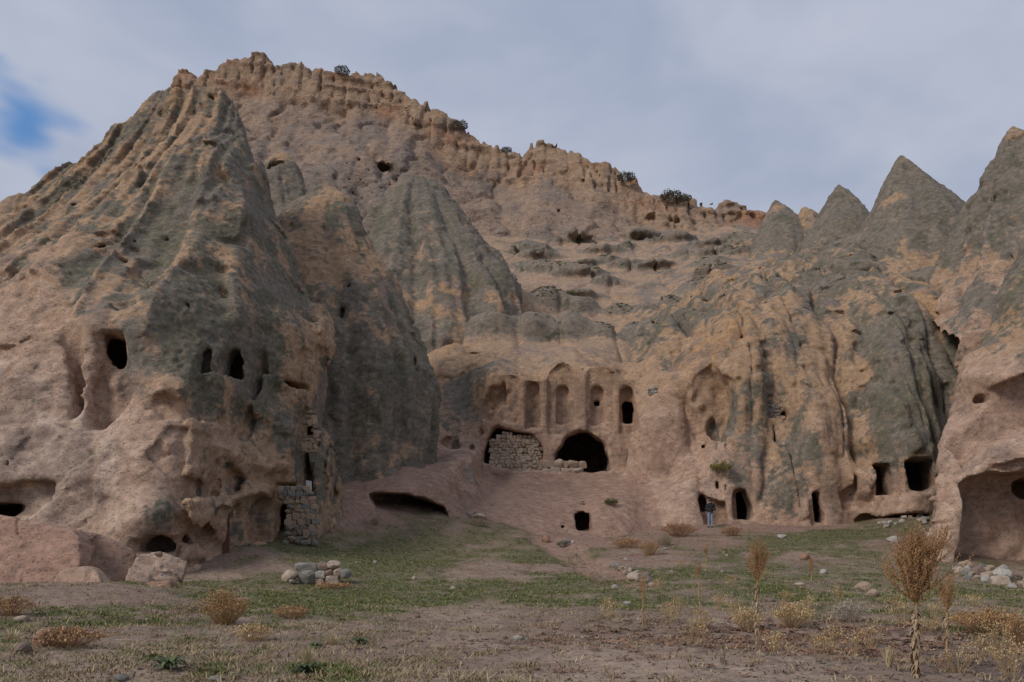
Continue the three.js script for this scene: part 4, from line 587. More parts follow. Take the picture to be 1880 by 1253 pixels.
// ------------------------------------------------------------------ the near cliff at the right edge, with the big cave
{
  const F = field([
    [1690, 1060, 37, .1, .9], [1720, 1020, 37.2, .1, .9], [1750, 1040, 37, .1, .9], [1720, 960, 37.6, .1, .9], [1750, 940, 37.2, 0, .9], [1740, 870, 38.4, .1, .8], [1780, 860, 37.6, .05, .9], [1745, 790, 40, .1, .7], [1800, 800, 38.6, 0, .9], [1880, 790, 37.6, 0, .9], [1960, 780, 37.4, 0, .9], [1830, 850, 37, 0, .8], [1900, 850, 36.4, 0, .8], [1900, 960, 36.4, 0, .7], [1900, 1060, 36.4, 0, .7], [2000, 900, 36, 0, .7],
    [1760, 720, 41.5, .3, .5], [1810, 700, 39.6, .1, .7], [1880, 680, 38.6, .1, .8], [1960, 680, 38, .1, .8], [1790, 640, 42.5, .4, .3], [1850, 640, 40.4, .4, .3], [1920, 620, 39.6, .3, .3], [1820, 560, 43.5, .7, .1], [1880, 540, 42, .7, .1], [1960, 520, 41, .7, .1], [1860, 460, 45, .8, 0], [1920, 430, 44, .8, 0], [2000, 400, 43, .8, 0],
  ], 'relief', 0.4, 1.2, 0.05, 6);
  const S = solid({
    field: F, mode: 'relief',
    flanks: [flank([[1905, 380, 46], [1880, 432, 45.5], [1862, 470, 45], [1848, 500, 45], [1832, 540, 44.5], [1818, 590, 44], [1806, 630, 43.5], [1782, 680, 43], [1760, 720, 42.5], [1742, 760, 42], [1734, 800, 41], [1728, 850, 40], [1722, 890, 39.2], [1718, 930, 38.8], [1718, 970, 38.6], [1712, 1010, 38.4], [1716, 1060, 38.4]], -1, 0.6)],
    disp: (x, y, q) => 0.4 * fbm(x * 0.3, y * 0.2, q * 0.3, 3) * sstep(7, 11, y) + 0.3 * fbm(x * 0.6, y * 0.5, q * 0.6, 3) * sstep(9, 11, y) + (0.12 + 0.25 * sstep(5.5, 4, y) * sstep(23, 21.5, x)) * fbm(x * 1.1, y * 1.1, q * 1.1, 3) + 0.07 * fbm(x * 2.3, y * 2, q * 2.3, 3) + 0.14 * chips(x, y, q, 0.6) * sstep(8, 5, y),
  });
  cut(S, [
    ['cave_mouth', [[1754, 1043], [1768, 965], [1772, 925], [1766, 885], [1785, 872], [1820, 862], [1870, 862], [1960, 850], [2040, 900], [2040, 1048]], 3.0, { d: 36.6, rough: 0.08, out: 1.6, bevel: 0.5, lean: 0.5, label: 'big open cave at the right edge with a pale back wall' }],
    ['window_opening', [[1866, 900], [1862, 880], [1880, 872], [1960, 876], [1960, 920], [1885, 916]], 3.5, { d: 38.5, room: 1.4, rough: 0.08, out: 1 }],
    ['ledge_recess', [[1756, 1060], [1760, 1036], [1820, 1038], [1960, 1030], [1960, 1060]], 3.8, { d: 36.6, rough: 0.04, out: 1.5 }],
    ['panel', [[1738, 795], [1760, 780], [1786, 755], [1796, 735], [1806, 718], [1840, 700], [1880, 682], [1990, 650], [1990, 790], [1960, 800], [1880, 790], [1840, 810], [1790, 822], [1770, 860], [1742, 870]], 0.45, { d: 39.2, rough: 0.03, out: 4, bevel: 0.2, lean: 0 }],
    ['pit', arch(1788, 1812, 722, 742, 5), 0.8, { rough: 0.05, bevel: 0.25 }],
    ['ledge_recess', [[1778, 868], [1800, 852], [1850, 846], [1900, 842], [1960, 838], [1960, 866], [1840, 868]], 0.5, { d: 36.8, rough: 0.1, bevel: 0.3 }],
  ]);
  const R = meshSolid(S, [18, 34, 0, 21, 33, 52], 0.1, (x, y, q) => y > 8 || y > landY(x, q) - 0.6, (x, y, q) => 0.03 * fbm(x * 3, y * 2.6, q * 3, 3));
  const G = pieces(R, (x, y, q) => { F(x, y); const l = FL, f = FP; return rockColor(x, y, q, l, f, { s: 1, green: 0, pale: 0.3, rust: 0.5 }); }, (x, y, q) => S.which(x, y, q));
  const o = tag(mesh('rock_bluff', G.get(-1), M.near), 'near pinkish bluff at the right edge, undercut by a big cave', 'bluff');
  S.cuts.forEach((c, i) => { if (G.has(i)) { const m = mesh(c.name, G.get(i), M.near, o); if (c.label) m.userData.label = c.label; } });
  globalThis.BLUFF = S;
}

// ------------------------------------------------------------------ the ground, one sheet from behind the camera out to the plain beyond the cliff
const grassy = field([
  [940, 1253, 9.9, .1], [300, 1240, 10.5, .4], [100, 1200, 13, .35], [200, 1140, 17, .45], [560, 1240, 10, .45], [640, 1200, 12.5, .3], [1000, 1200, 12.5, .12], [1350, 1210, 12, .02], [1250, 1240, 10.4, .05], [1700, 1200, 12.5, .1], [1850, 1160, 16, .5], [1500, 1160, 16, .02], [1650, 1130, 18, .4], [450, 1110, 22, .6], [600, 1105, 23, .8], [760, 1095, 25, .75], [860, 1075, 28, .7], [700, 1060, 31, .55], [620, 1020, 36, .85], [780, 1025, 36, .85], [850, 1000, 40, .6], [700, 990, 41, .6], [900, 1040, 35, .1], [960, 1060, 31, .15], [1030, 1060, 31, .75], [1010, 1020, 38, .75], [970, 1000, 43, .55], [1090, 1110, 23, .6], [1180, 1100, 23.5, .5], [950, 1120, 21, .3], [860, 1130, 19.5, .2], [1100, 1040, 34, .05], [1040, 1000, 43, .05], [1130, 1030, 36, .1], [1240, 1050, 31, .6], [1400, 1030, 35, .6], [1450, 1000, 42, .7], [1560, 985, 46, .8], [1640, 975, 46, .5], [1500, 1030, 35, .35], [1600, 1080, 26, .5], [1400, 1090, 25, .65], [1300, 1000, 43, .3], [1304, 975, 50, .2], [1420, 968, 51, .05], [1700, 1000, 42, .3], [1750, 1090, 26, .55], [1880, 1110, 23, .5], [640, 950, 43, .15], [560, 1000, 37, .7], [450, 1030, 33, .3], [380, 1080, 27, .55], [140, 1090, 21, .15], [940, 1165, 15.5, .15],
], 'height', 0.4, 1.1, 1, 20);
{
  const rows = [], P = [], C = [], U = [], I = [];
  for (let q = -60; q < 4; q += 4) rows.push(q);
  for (let q = 4; q < 66; q *= 1.0068) rows.push(q);
  for (let q = 68; q < 1500; q *= 1.12) rows.push(q);
  const NX = 430;
  for (const q of rows) for (let i = 0; i <= NX; i++) {
    const s = (i / NX) * 2 - 1, near = s * 0.72 * (Math.max(q, 4) + 4), x = Math.abs(s) > 0.97 ? near + Math.sign(s) * ((Math.abs(s) - 0.97) / 0.03) ** 2 * 1200 : near;
    const y = landY(x, Math.max(q, -20)) + 0.02 * fbm(x * 4, q * 4, 2, 2); P.push(x, y, -q); U.push(x, q);
    grassy(x, Math.min(q, 60)); const g = FL, n = fbm(x * 0.8, q * 0.8, 5, 4), n2 = fbm(x * 3.2, q * 3.2, 8, 3), b = fbm(x * 0.25, q * 0.25, 15, 3);
    let c = mix3([0.33, 0.225, 0.165], [0.44, 0.315, 0.235], sstep(-0.3, 0.4, b + 0.4 * n2));
    c = mix3(c, [0.4, 0.235, 0.17], sstep(0.0, 0.35, n * 0.7 + sstep(26, 46, q) * 0.35 - 0.05));
    c = mix3(c, [0.19, 0.12, 0.09], sstep(0.1, 0.4, fbm(x * 0.5 + 30, q * 0.5, 2, 4) + 0.35 * sstep(3, 7, x) * sstep(19, 15, q) - 0.1) * 0.7);
    const straw = sstep(0.0, 0.3, n2 + 0.6 * g - 0.25); c = mix3(c, [0.29, 0.225, 0.125], straw * 0.45);
    const green = sstep(0.2, 0.5, g * 0.95 + 0.5 * n + 0.35 * n2 + 0.25 * fbm(x * 0.25, q * 0.18, 33, 3) - 0.05); c = mix3(c, [0.135, 0.145, 0.05], green * 0.75);
    c = mix3(c, [0.42, 0.26, 0.19], pathway(x, q) * 0.85); const v = 1 + 0.3 * n2; C.push(c[0] * v, c[1] * v, c[2] * v);
  }
  for (let j = 0; j + 1 < rows.length; j++) for (let i = 0; i < NX; i++) { const a = j * (NX + 1) + i, b = a + 1, c = a + NX + 1, d = c + 1; I.push(a, b, c, b, d, c); }
  const g = new THREE.BufferGeometry(); g.setAttribute('position', new THREE.Float32BufferAttribute(P, 3)); g.setAttribute('color', new THREE.Float32BufferAttribute(C, 3)); g.setAttribute('uv', new THREE.Float32BufferAttribute(U, 2)); g.setIndex(I); g.computeVertexNormals();
  tag(mesh('ground', g, M.earth), 'bare earth with thin patches of grass rising to the rocks', 'ground', null, 'structure');
}

// ------------------------------------------------------------------ small solids: stones, masonry, boulders
const onLand = (px, py) => { for (let q = 6; q < 56; q += 0.04) { const [x, y] = W(px, py, q); if (y < landY(x, q)) return [x, landY(x, q), -q]; } return W(px, py, 40); };
const spot = (px, d, lift = 0) => { const x = ((px - MIDX) * d) / FOC; return [x, landY(x, d) + lift, -d]; };
const plain = (o) => new THREE.MeshStandardMaterial({ roughness: 0.95, ...o });
const stoneMat = (r, g, b) => plain({ color: new THREE.Color().setRGB(r, g, b), map: per(grain, 1.3), bumpMap: per(relief, 1.1), bumpScale: 0.03 });
const STONE = { pale: stoneMat(0.66, 0.52, 0.4), tan: stoneMat(0.56, 0.4, 0.28), grey: stoneMat(0.36, 0.33, 0.29), red: stoneMat(0.46, 0.26, 0.17), white: stoneMat(0.6, 0.55, 0.48), brown: stoneMat(0.33, 0.24, 0.18) };
// a stone: a ball cut by random planes, so that it has faces and blunt edges
function stoneGeometry(seed, detail = 2, boxy = 0) {
  const r = rng(seed * 7919 + 3), g = new THREE.IcosahedronGeometry(1, detail), p = g.attributes.position, pl = [];
  if (boxy) for (const [x, y, z] of [[1, 0, 0], [-1, 0, 0], [0, 1, 0], [0, -1, 0], [0, 0, 1], [0, 0, -1]]) { const v = new THREE.Vector3(x + (r() - 0.5) * 0.3, y + (r() - 0.5) * 0.3, z + (r() - 0.5) * 0.3).normalize(); pl.push([v, 0.62 + r() * 0.1]); }
  for (let i = 0; i < (boxy ? 4 : 11); i++) pl.push([new THREE.Vector3(r() * 2 - 1, r() * 2 - 1, r() * 2 - 1).normalize(), (boxy ? 0.82 : 0.66) + 0.22 * r()]);
  const v = new THREE.Vector3(), uv = [];
  for (let i = 0; i < p.count; i++) {
    v.fromBufferAttribute(p, i).normalize(); let d = 1; for (const [n, h] of pl) { const c = v.dot(n); if (c > 0.05) d = Math.min(d, h / c); }
    d *= 1 + 0.07 * noise(v.x * 2.3 + seed, v.y * 2.3, v.z * 2.3); v.multiplyScalar(d); p.setXYZ(i, v.x, v.y, v.z); uv.push(v.x * 0.5 + v.z * 0.35 + seed * 0.37, v.y * 0.5 + v.z * 0.35);
  }
  g.setAttribute('uv', new THREE.Float32BufferAttribute(uv, 2)); g.computeVertexNormals(); return g;
}
const ROUND = [...Array(9)].map((_, i) => stoneGeometry(i + 1, 2)), BLOCK = [...Array(9)].map((_, i) => stoneGeometry(i + 31, 2, 1)), SMALL = [...Array(6)].map((_, i) => stoneGeometry(i + 61, 1));
function setStone(parent, name, geo, mat, [x, y, z], [sx, sy, sz], turn = 0, tilt = 0) { const m = mesh(name, geo, mat, parent); m.position.set(x, y, z); m.scale.set(sx, sy, sz); m.rotation.set(tilt * 0.5, turn, tilt); return m; }
// dry masonry that fills an outline: courses of stones, each stone a part
function masonry(name, label, outline, d, sizePx, seed, mats, thick = 0.35, lean = 0) {
  const r = rng(seed), P = []; for (const [px, py] of outline) { const w = W(px, py, d); P.push(w[0], w[1]); }
  const xs = P.filter((_, i) => i % 2 === 0), ys = P.filter((_, i) => i % 2), x0 = Math.min(...xs), x1 = Math.max(...xs), y0 = Math.min(...ys), y1 = Math.max(...ys), s = (sizePx * d) / FOC;
  const o = base(name, [(x0 + x1) / 2, y0, -d]); tag(o, label, 'stone wall');
  for (let y = y0; y < y1;) {
    const h = s * (0.6 + 0.5 * r());
    for (let x = x0 - r() * s * 0.5; x < x1;) { const w = s * (0.7 + 0.9 * r()), cx = x + w / 2, cy = y + h / 2; if (polyDist(P, cx, cy) < 0.02) setStone(o, 'stone', (r() < 0.65 ? BLOCK : ROUND)[(r() * 9) | 0], mats[(r() * mats.length) | 0], [cx - (x0 + x1) / 2, cy - y0 + (r() - 0.5) * 0.22 * s, lean * (cy - y0) + (r() - 0.5) * 0.09 - thick * 0.2], [w * (0.66 + 0.14 * r()), h * (0.68 + 0.18 * r()), thick * (0.8 + 0.3 * r())], (r() - 0.5) * 0.3, (r() - 0.5) * 0.3); x += w * 0.98; }
    y += h * 0.97;
  }
  return o;
}
masonry('stone_wall', 'pale dry stone wall closing most of the left cave mouth of the church front', [[902, 862], [901, 806], [912, 802], [922, 796], [930, 793], [942, 797], [962, 798], [980, 800], [992, 812], [997, 830], [998, 868], [960, 868]], 61.75, 7.6, 4, [STONE.pale, STONE.tan, STONE.pale], 0.32);
masonry('stone_wall', 'low sill of flat blocks across the foot of the wide dark cave mouth', [[1004, 868], [1004, 854], [1018, 851], [1070, 852], [1074, 862], [1082, 868]], 61.0, 13, 9, [STONE.tan, STONE.pale], 0.4);
masonry('stone_wall', 'rough masonry beside the arched recess at the foot of the big left cone', [[522, 1000], [524, 925], [514, 915], [512, 896], [540, 888], [562, 894], [578, 915], [580, 1000]], 37.6, 11, 21, [STONE.tan, STONE.tan, STONE.brown, STONE.grey], 0.3);
masonry('stone_wall', 'small masonry fill with a square hole high above the recess on the left cone', [[555, 826], [556, 800], [560, 799], [572, 799], [572, 777], [559, 776], [560, 757], [578, 756], [583, 790], [582, 822], [570, 831]], 39.2, 9, 23, [STONE.tan, STONE.brown, STONE.tan], 0.22);
masonry('stone_wall', 'little patch of grey dry stones walled into the ochre cliff right of the church', arch(1405, 1437, 724, 771, 5, 0.4), FACE.cuts.find((c) => c.mx > 17 && c.mx < 19 && c.my > 10.4 && c.name === 'niche').q0 + 0.2, 8, 25, [STONE.grey, STONE.tan], 0.25);
masonry('stone_wall', 'tiny heap of grey stones wedged in a cleft at the right end of the church front', [[1192, 712], [1202, 711], [1208, 730], [1203, 740], [1195, 734]], 60.3, 6, 27, [STONE.grey, STONE.white], 0.2);

// wooden door and the whitewashed patch
{
  const c = CONE.cuts.find((k) => k.label === 'narrow doorway with a reddish wooden door'), d = c.q0 + 0.62, a = W(409, 1026, d), o = base('wooden_door', [a[0] + 0.1, a[1], -d], 0.5);
  const wood = plain({ color: new THREE.Color().setRGB(0.11, 0.05, 0.03), bumpMap: per(relief, 0.8), bumpScale: 0.01 });
  for (let i = 0; i < 2; i++) { const p = mesh('plank', new THREE.BoxGeometry(0.12, 1.95, 0.04), wood, o); p.position.set(-0.02 + i * 0.125, 0.98, 0.004 * i); }
  const rail = mesh('rail', new THREE.BoxGeometry(0.24, 0.09, 0.03), wood, o); rail.position.set(0.04, 1.4, 0.045);
  tag(o, 'reddish plank door ajar in the narrow doorway of the left cone', 'door');
  const e = 39.0, w = W(567, 905, e), s = new THREE.Shape([[-0.1, 0.55], [0.1, 0.52], [0.11, 0.15], [0.05, -0.1], [-0.03, 0.1], [-0.11, 0.4]].map(([x, y]) => new THREE.Vector2(x, y)));
  const b = mesh('plaster_patch', new THREE.ExtrudeGeometry(s, { depth: 0.1, bevelSize: 0.02, bevelThickness: 0.02, bevelSegments: 1 }), plain({ color: new THREE.Color().setRGB(0.5, 0.49, 0.48) })); b.position.set(w[0], w[1], w[2]);
  tag(b, 'whitish plaster patch in the narrow slot above the rough masonry', 'plaster');
}

// big fallen blocks at the lower left
function boulder(label, outline, d, thick, seed, o = {}) {
  const P = []; for (const [px, py] of outline) { const w = W(px, py, d); P.push(w[0], w[1]); }
  const xs = P.filter((_, i) => i % 2 === 0), ys = P.filter((_, i) => i % 2), x0 = Math.min(...xs), x1 = Math.max(...xs), y0 = Math.min(...ys), y1 = Math.max(...ys), r = rng(seed), planes = [];
  for (let i = 0; i < 6; i++) planes.push([(r() - 0.5) * 3 * thick / (x1 - x0), (0.1 + r() * 1.3) * thick / (y1 - y0), -1, x0 + (x1 - x0) * r(), y0 + (y1 - y0) * r(), thick * (0.55 + 0.4 * r())]);
  const rock = (x, y, q) => {
    let f = smax(polyDist(P, x, y) + 0.1, Math.abs(q - d) - thick, 0.3);
    for (const [a, b, c, px, py, h] of planes) { const l = Math.hypot(a, b, c); f = smax(f, (a * (x - px) + b * (y - py) + c * (q - d + h)) / l, 0.06); }
    return f - 0.1 * chips(x + seed, y, q, 0.9) - 0.05 * fbm(x * 0.8 + seed, y * 0.8, q * 0.8, 3) - 0.05 * Math.abs(fbm(x * 2, y * 2.4, q * 2 + seed, 3));
  };
  const S = { whole: rock, cuts: [], near() {} };
  const R = meshSolid(S, [x0 - 0.4, x1 + 0.4, y0 - 0.4, y1 + 0.4, d - thick - 0.4, d + thick + 0.4], o.cell ?? 0.055, null, (x, y, q) => 0.015 * fbm(x * 6, y * 6, q * 6, 2));
  const g = pieces(R, (x, y, q, nx, ny) => { let c = rockColor(x, y, q, o.l ?? 0.05, o.f ?? 0.9, { s: 1.3, pale: o.pale ?? 0.5, rust: 0.4 }); if (o.tint) c = mix3(c, o.tint, 0.65); return c; }).get('all');
  return tag(mesh('boulder', g, M.near), label, 'boulder');
}
boulder('broken pinkish slab between the largest slab and the squarish block', [[122, 1110], [134, 1000], [150, 972], [176, 978], [205, 990], [238, 1008], [256, 1040], [252, 1110]], 27.3, 0.8, 4, { l: 0.1, f: 0.9, pale: 0, tint: [0.47, 0.29, 0.21] });
boulder('largest fallen slab at the lower left, pinkish with a sloping mossy top', [[-120, 1120], [-120, 935], [-40, 938], [8, 944], [30, 948], [62, 951], [100, 962], [130, 966], [150, 985], [160, 1030], [168, 1110]], 26.4, 1.0, 3, { l: 0.12, f: 0.95, pale: 0, tint: [0.5, 0.29, 0.21] });
boulder('pale wedge-shaped block leaning in front of the largest slab', [[60, 1110], [72, 1066], [84, 1042], [110, 1033], [150, 1034], [168, 1040], [190, 1062], [215, 1086], [240, 1098], [236, 1118]], 24.2, 0.8, 5, { l: 0.25, f: 0.7, tint: [0.5, 0.33, 0.24] });
boulder('squarish pink block with yellow lichen on top, right of the largest slab', [[236, 1075], [237, 1018], [250, 1010], [300, 1012], [330, 1018], [340, 1028], [334, 1052], [325, 1078]], 26.4, 0.7, 8, { f: 0.9, l: 0.1 });
boulder('dark reddish tilted block at the foot of the pink squarish block', [[238, 1080], [246, 1072], [290, 1062], [318, 1059], [328, 1070], [328, 1092], [318, 1106], [302, 1116], [280, 1116], [250, 1100]], 24.6, 0.5, 12, { f: 0.4, l: 0, tint: [0.34, 0.19, 0.13] });
boulder('grey pointed stone half buried in front of the wedge-shaped block', [[88, 1110], [98, 1086], [112, 1072], [124, 1078], [140, 1090], [150, 1112]], 22.4, 0.35, 15, { f: 0.1, l: 0.3, tint: [0.26, 0.2, 0.17] });

// the stub of an old wall on the grass
{
  const d = 28.6, o0 = W(578, 1078, d), o = base('ruined_wall', [o0[0], landY(o0[0], d) - 0.05, -d]);
  tag(o, 'stub of an old wall of large rounded stones on the grass', 'ruined wall');
  const st = (px, py, w, h, mat, geo, tilt = 0) => { const p = W(px, py, d); setStone(o, 'stone', geo, mat, [p[0] - o0[0], p[1] - o0[1] + 0.05, (hash2(px, py) - 0.5) * 0.12], [(w * d) / FOC / 1.5, (h * d) / FOC / 1.5, 0.32], (hash2(py, px) - 0.5) * 0.4, tilt); };
  st(565, 1064, 36, 26, STONE.grey, ROUND[1]); st(566, 1047, 46, 17, STONE.grey, BLOCK[1], 0.03); st(591, 1049, 24, 17, STONE.brown, ROUND[3]); st(534, 1063, 26, 18, STONE.pale, ROUND[4], 0.3); st(590, 1061, 20, 17, STONE.white, BLOCK[2]); st(606, 1056, 17, 15, STONE.tan, ROUND[5]); st(613, 1043, 20, 13, STONE.pale, ROUND[6]); st(621, 1056, 18, 15, STONE.pale, BLOCK[4], 0.3); st(589, 1074, 20, 13, STONE.tan, BLOCK[5]); st(611, 1070, 28, 16, STONE.pale, BLOCK[6]); st(633, 1060, 18, 16, STONE.grey, ROUND[7]); st(539, 1073, 12, 7, STONE.white, ROUND[8]);
}
// heaps of rubble: every stone a part
function rubble(label, spots, n, seed, mats, size) {
  const r = rng(seed), c = onLand(...spots[0]), o = base('rubble_heap', c); tag(o, label, 'rubble heap');
  for (let i = 0; i < n; i++) {
    const k = (i / n) * (spots.length - 1), a = spots[Math.floor(k)], b = spots[Math.min(spots.length - 1, Math.floor(k) + 1)], t = r(), px = mix(a[0], b[0], t) + (r() - 0.5) * 16, py = mix(a[1], b[1], t) + (r() - 0.5) * (a[2] ?? 14), p = onLand(px, py), s = size * (0.35 + 1.1 * r() * r());
    setStone(o, 'stone', r() < 0.6 ? ROUND[(r() * 9) | 0] : BLOCK[(r() * 9) | 0], mats[(r() * mats.length) | 0], [p[0] - c[0], p[1] - c[1] + s * 0.3, p[2] - c[2]], [s, s * (0.6 + 0.3 * r()), s * (0.7 + 0.4 * r())], r() * 6, (r() - 0.5) * 0.8);
  }
}
rubble('heap of mixed rubble under the big cave at the right edge', [[1760, 1050, 24], [1800, 1056, 26], [1840, 1062, 30], [1880, 1070, 34], [1930, 1078, 34]], 90, 5, [STONE.grey, STONE.tan, STONE.white, STONE.brown, STONE.pale], 0.33);
rubble('line of grey stones along the right side of the red path', [[1125, 1042, 12], [1150, 1054, 16], [1172, 1060, 18], [1195, 1072, 16]], 46, 8, [STONE.grey, STONE.tan, STONE.brown, STONE.pale], 0.2);
rubble('scattered stones on the bank below the two square dark windows', [[1600, 972, 10], [1650, 958, 12], [1690, 950, 12], [1700, 975, 16]], 26, 11, [STONE.pale, STONE.grey, STONE.white], 0.24);
rubble('loose stones at the right foot of the wide low cave', [[826, 942, 10], [860, 950, 10], [890, 945, 10]], 16, 14, [STONE.tan, STONE.brown, STONE.grey], 0.22);
// single stones
for (const [px, py, w, h, m, label] of [
  [82, 1172, 46, 34, 'red', 'orange angular stone on the bank at the far left'], [291, 1020, 14, 8, 'tan', 'tan stone lying on top of the squarish pink block'], [950, 1172, 22, 9, 'white', 'flat pale stone lying on bare earth low in the middle'], [928, 1172, 9, 7, 'brown', 'small brown stone touching a flat pale one in the middle'], [1152, 1108, 16, 7, 'white', 'whitish brick-like stone at the edge of the brown litter'], [1436, 985, 20, 9, 'white', 'white stone on green grass below the narrow black doorway'], [1478, 1022, 20, 13, 'red', 'reddish stone on the grass slope right of the middle stalk'], [1513, 1050, 16, 10, 'white', 'white pebble beside the small brown stalk on the slope'], [1585, 1078, 30, 20, 'tan', 'tan boulder on grass left of the big dry mullein'], [1602, 1090, 22, 16, 'tan', 'tan stone just below the boulder left of the big mullein'], [1415, 1102, 22, 7, 'brown', 'flat brown stone near the middle dry stalk'], [1468, 1073, 22, 6, 'pale', 'pale flat stone in the grass right of the middle stalk'], [1130, 1078, 12, 9, 'white', 'white stone beside the lower end of the red path'], [1003, 990, 18, 14, 'red', 'orange boulder at the bend of the red path'], [1052, 996, 8, 6, 'white', 'white pebble under the small square doorway'], [1040, 995, 16, 10, 'grey', 'dark stone under the small square doorway'], [1222, 1008, 14, 4, 'white', 'white sliver of stone below the standing person'], [767, 1132, 10, 8, 'red', 'orange stone on bare earth left of the middle'], [832, 1080, 11, 7, 'pale', 'pale stone on the grass in the middle distance'], [946, 1082, 9, 6, 'brown', 'brownish stone on the bare crest of the path'], [760, 1062, 8, 8, 'pale', 'small pale cube of stone at the grass edge'], [815, 1092, 12, 8, 'brown', 'brown clod beside a scatter of white pebbles'], [40, 1137, 26, 10, 'pale', 'flat pale stone left of the orange angular stone'], [40, 1190, 34, 22, 'brown', 'dark stone on the bank at the left edge'], [222, 1246, 28, 14, 'grey', 'dark grey stone at the bottom edge left of the leafy clump'], [395, 1246, 22, 8, 'white', 'pale chip of stone at the bottom edge'], [296, 1056, 8, 4, 'white', 'white pebble on top of the dark reddish block'], [1840, 1145, 40, 20, 'grey', 'grey stone at the right edge above the dry twigs'], [1328, 1212, 14, 9, 'brown', 'dark clod in front of the leaf litter'], [355, 1115, 18, 8, 'grey', 'grey stone at the right end of the fallen blocks'], [880, 948, 24, 10, 'pale', 'pale stone on the bank right of the wide low cave'], [1640, 990, 26, 12, 'white', 'whitish crumbling stone above the big mullein'],
]) {
  const onTop = label.includes('on top'), p = onTop ? W(px, py, py < 1040 ? 26.3 : 24.5) : onLand(px, py + h * 0.4), k = -p[2] / FOC;
  const s = setStone(scene, 'stone', ROUND[(px + py) % 9], STONE[m], [p[0], p[1] + h * k * 0.25, p[2]], [w * k * 0.62, h * k * 0.68, w * k * 0.5], px % 7, 0.1); tag(s, label, 'stone');
}
{ // a group of alike small pale stones strewn on the grass
  const r = rng(77); let n = 0; while (n < 70) { const px = 560 + r() * 1250, py = 1010 + r() * 200, p = onLand(px, py); grassy(p[0], -p[2]); if (r() > 0.35 + FL * 0.3) continue; n++; const k = -p[2] / FOC, w = 2.2 + 4 * r() * r(); tag(setStone(scene, 'stone', ROUND[(r() * 9) | 0], r() < 0.5 ? STONE.white : STONE.pale, [p[0], p[1] + 0.2 * w * k, p[2]], [w * k, w * k * 0.6, w * k * 0.8], r() * 6, 0.2), 'small pale stone, one of many strewn over the earth and grass', 'stone', 'small pale stones strewn over the ground'); }
}

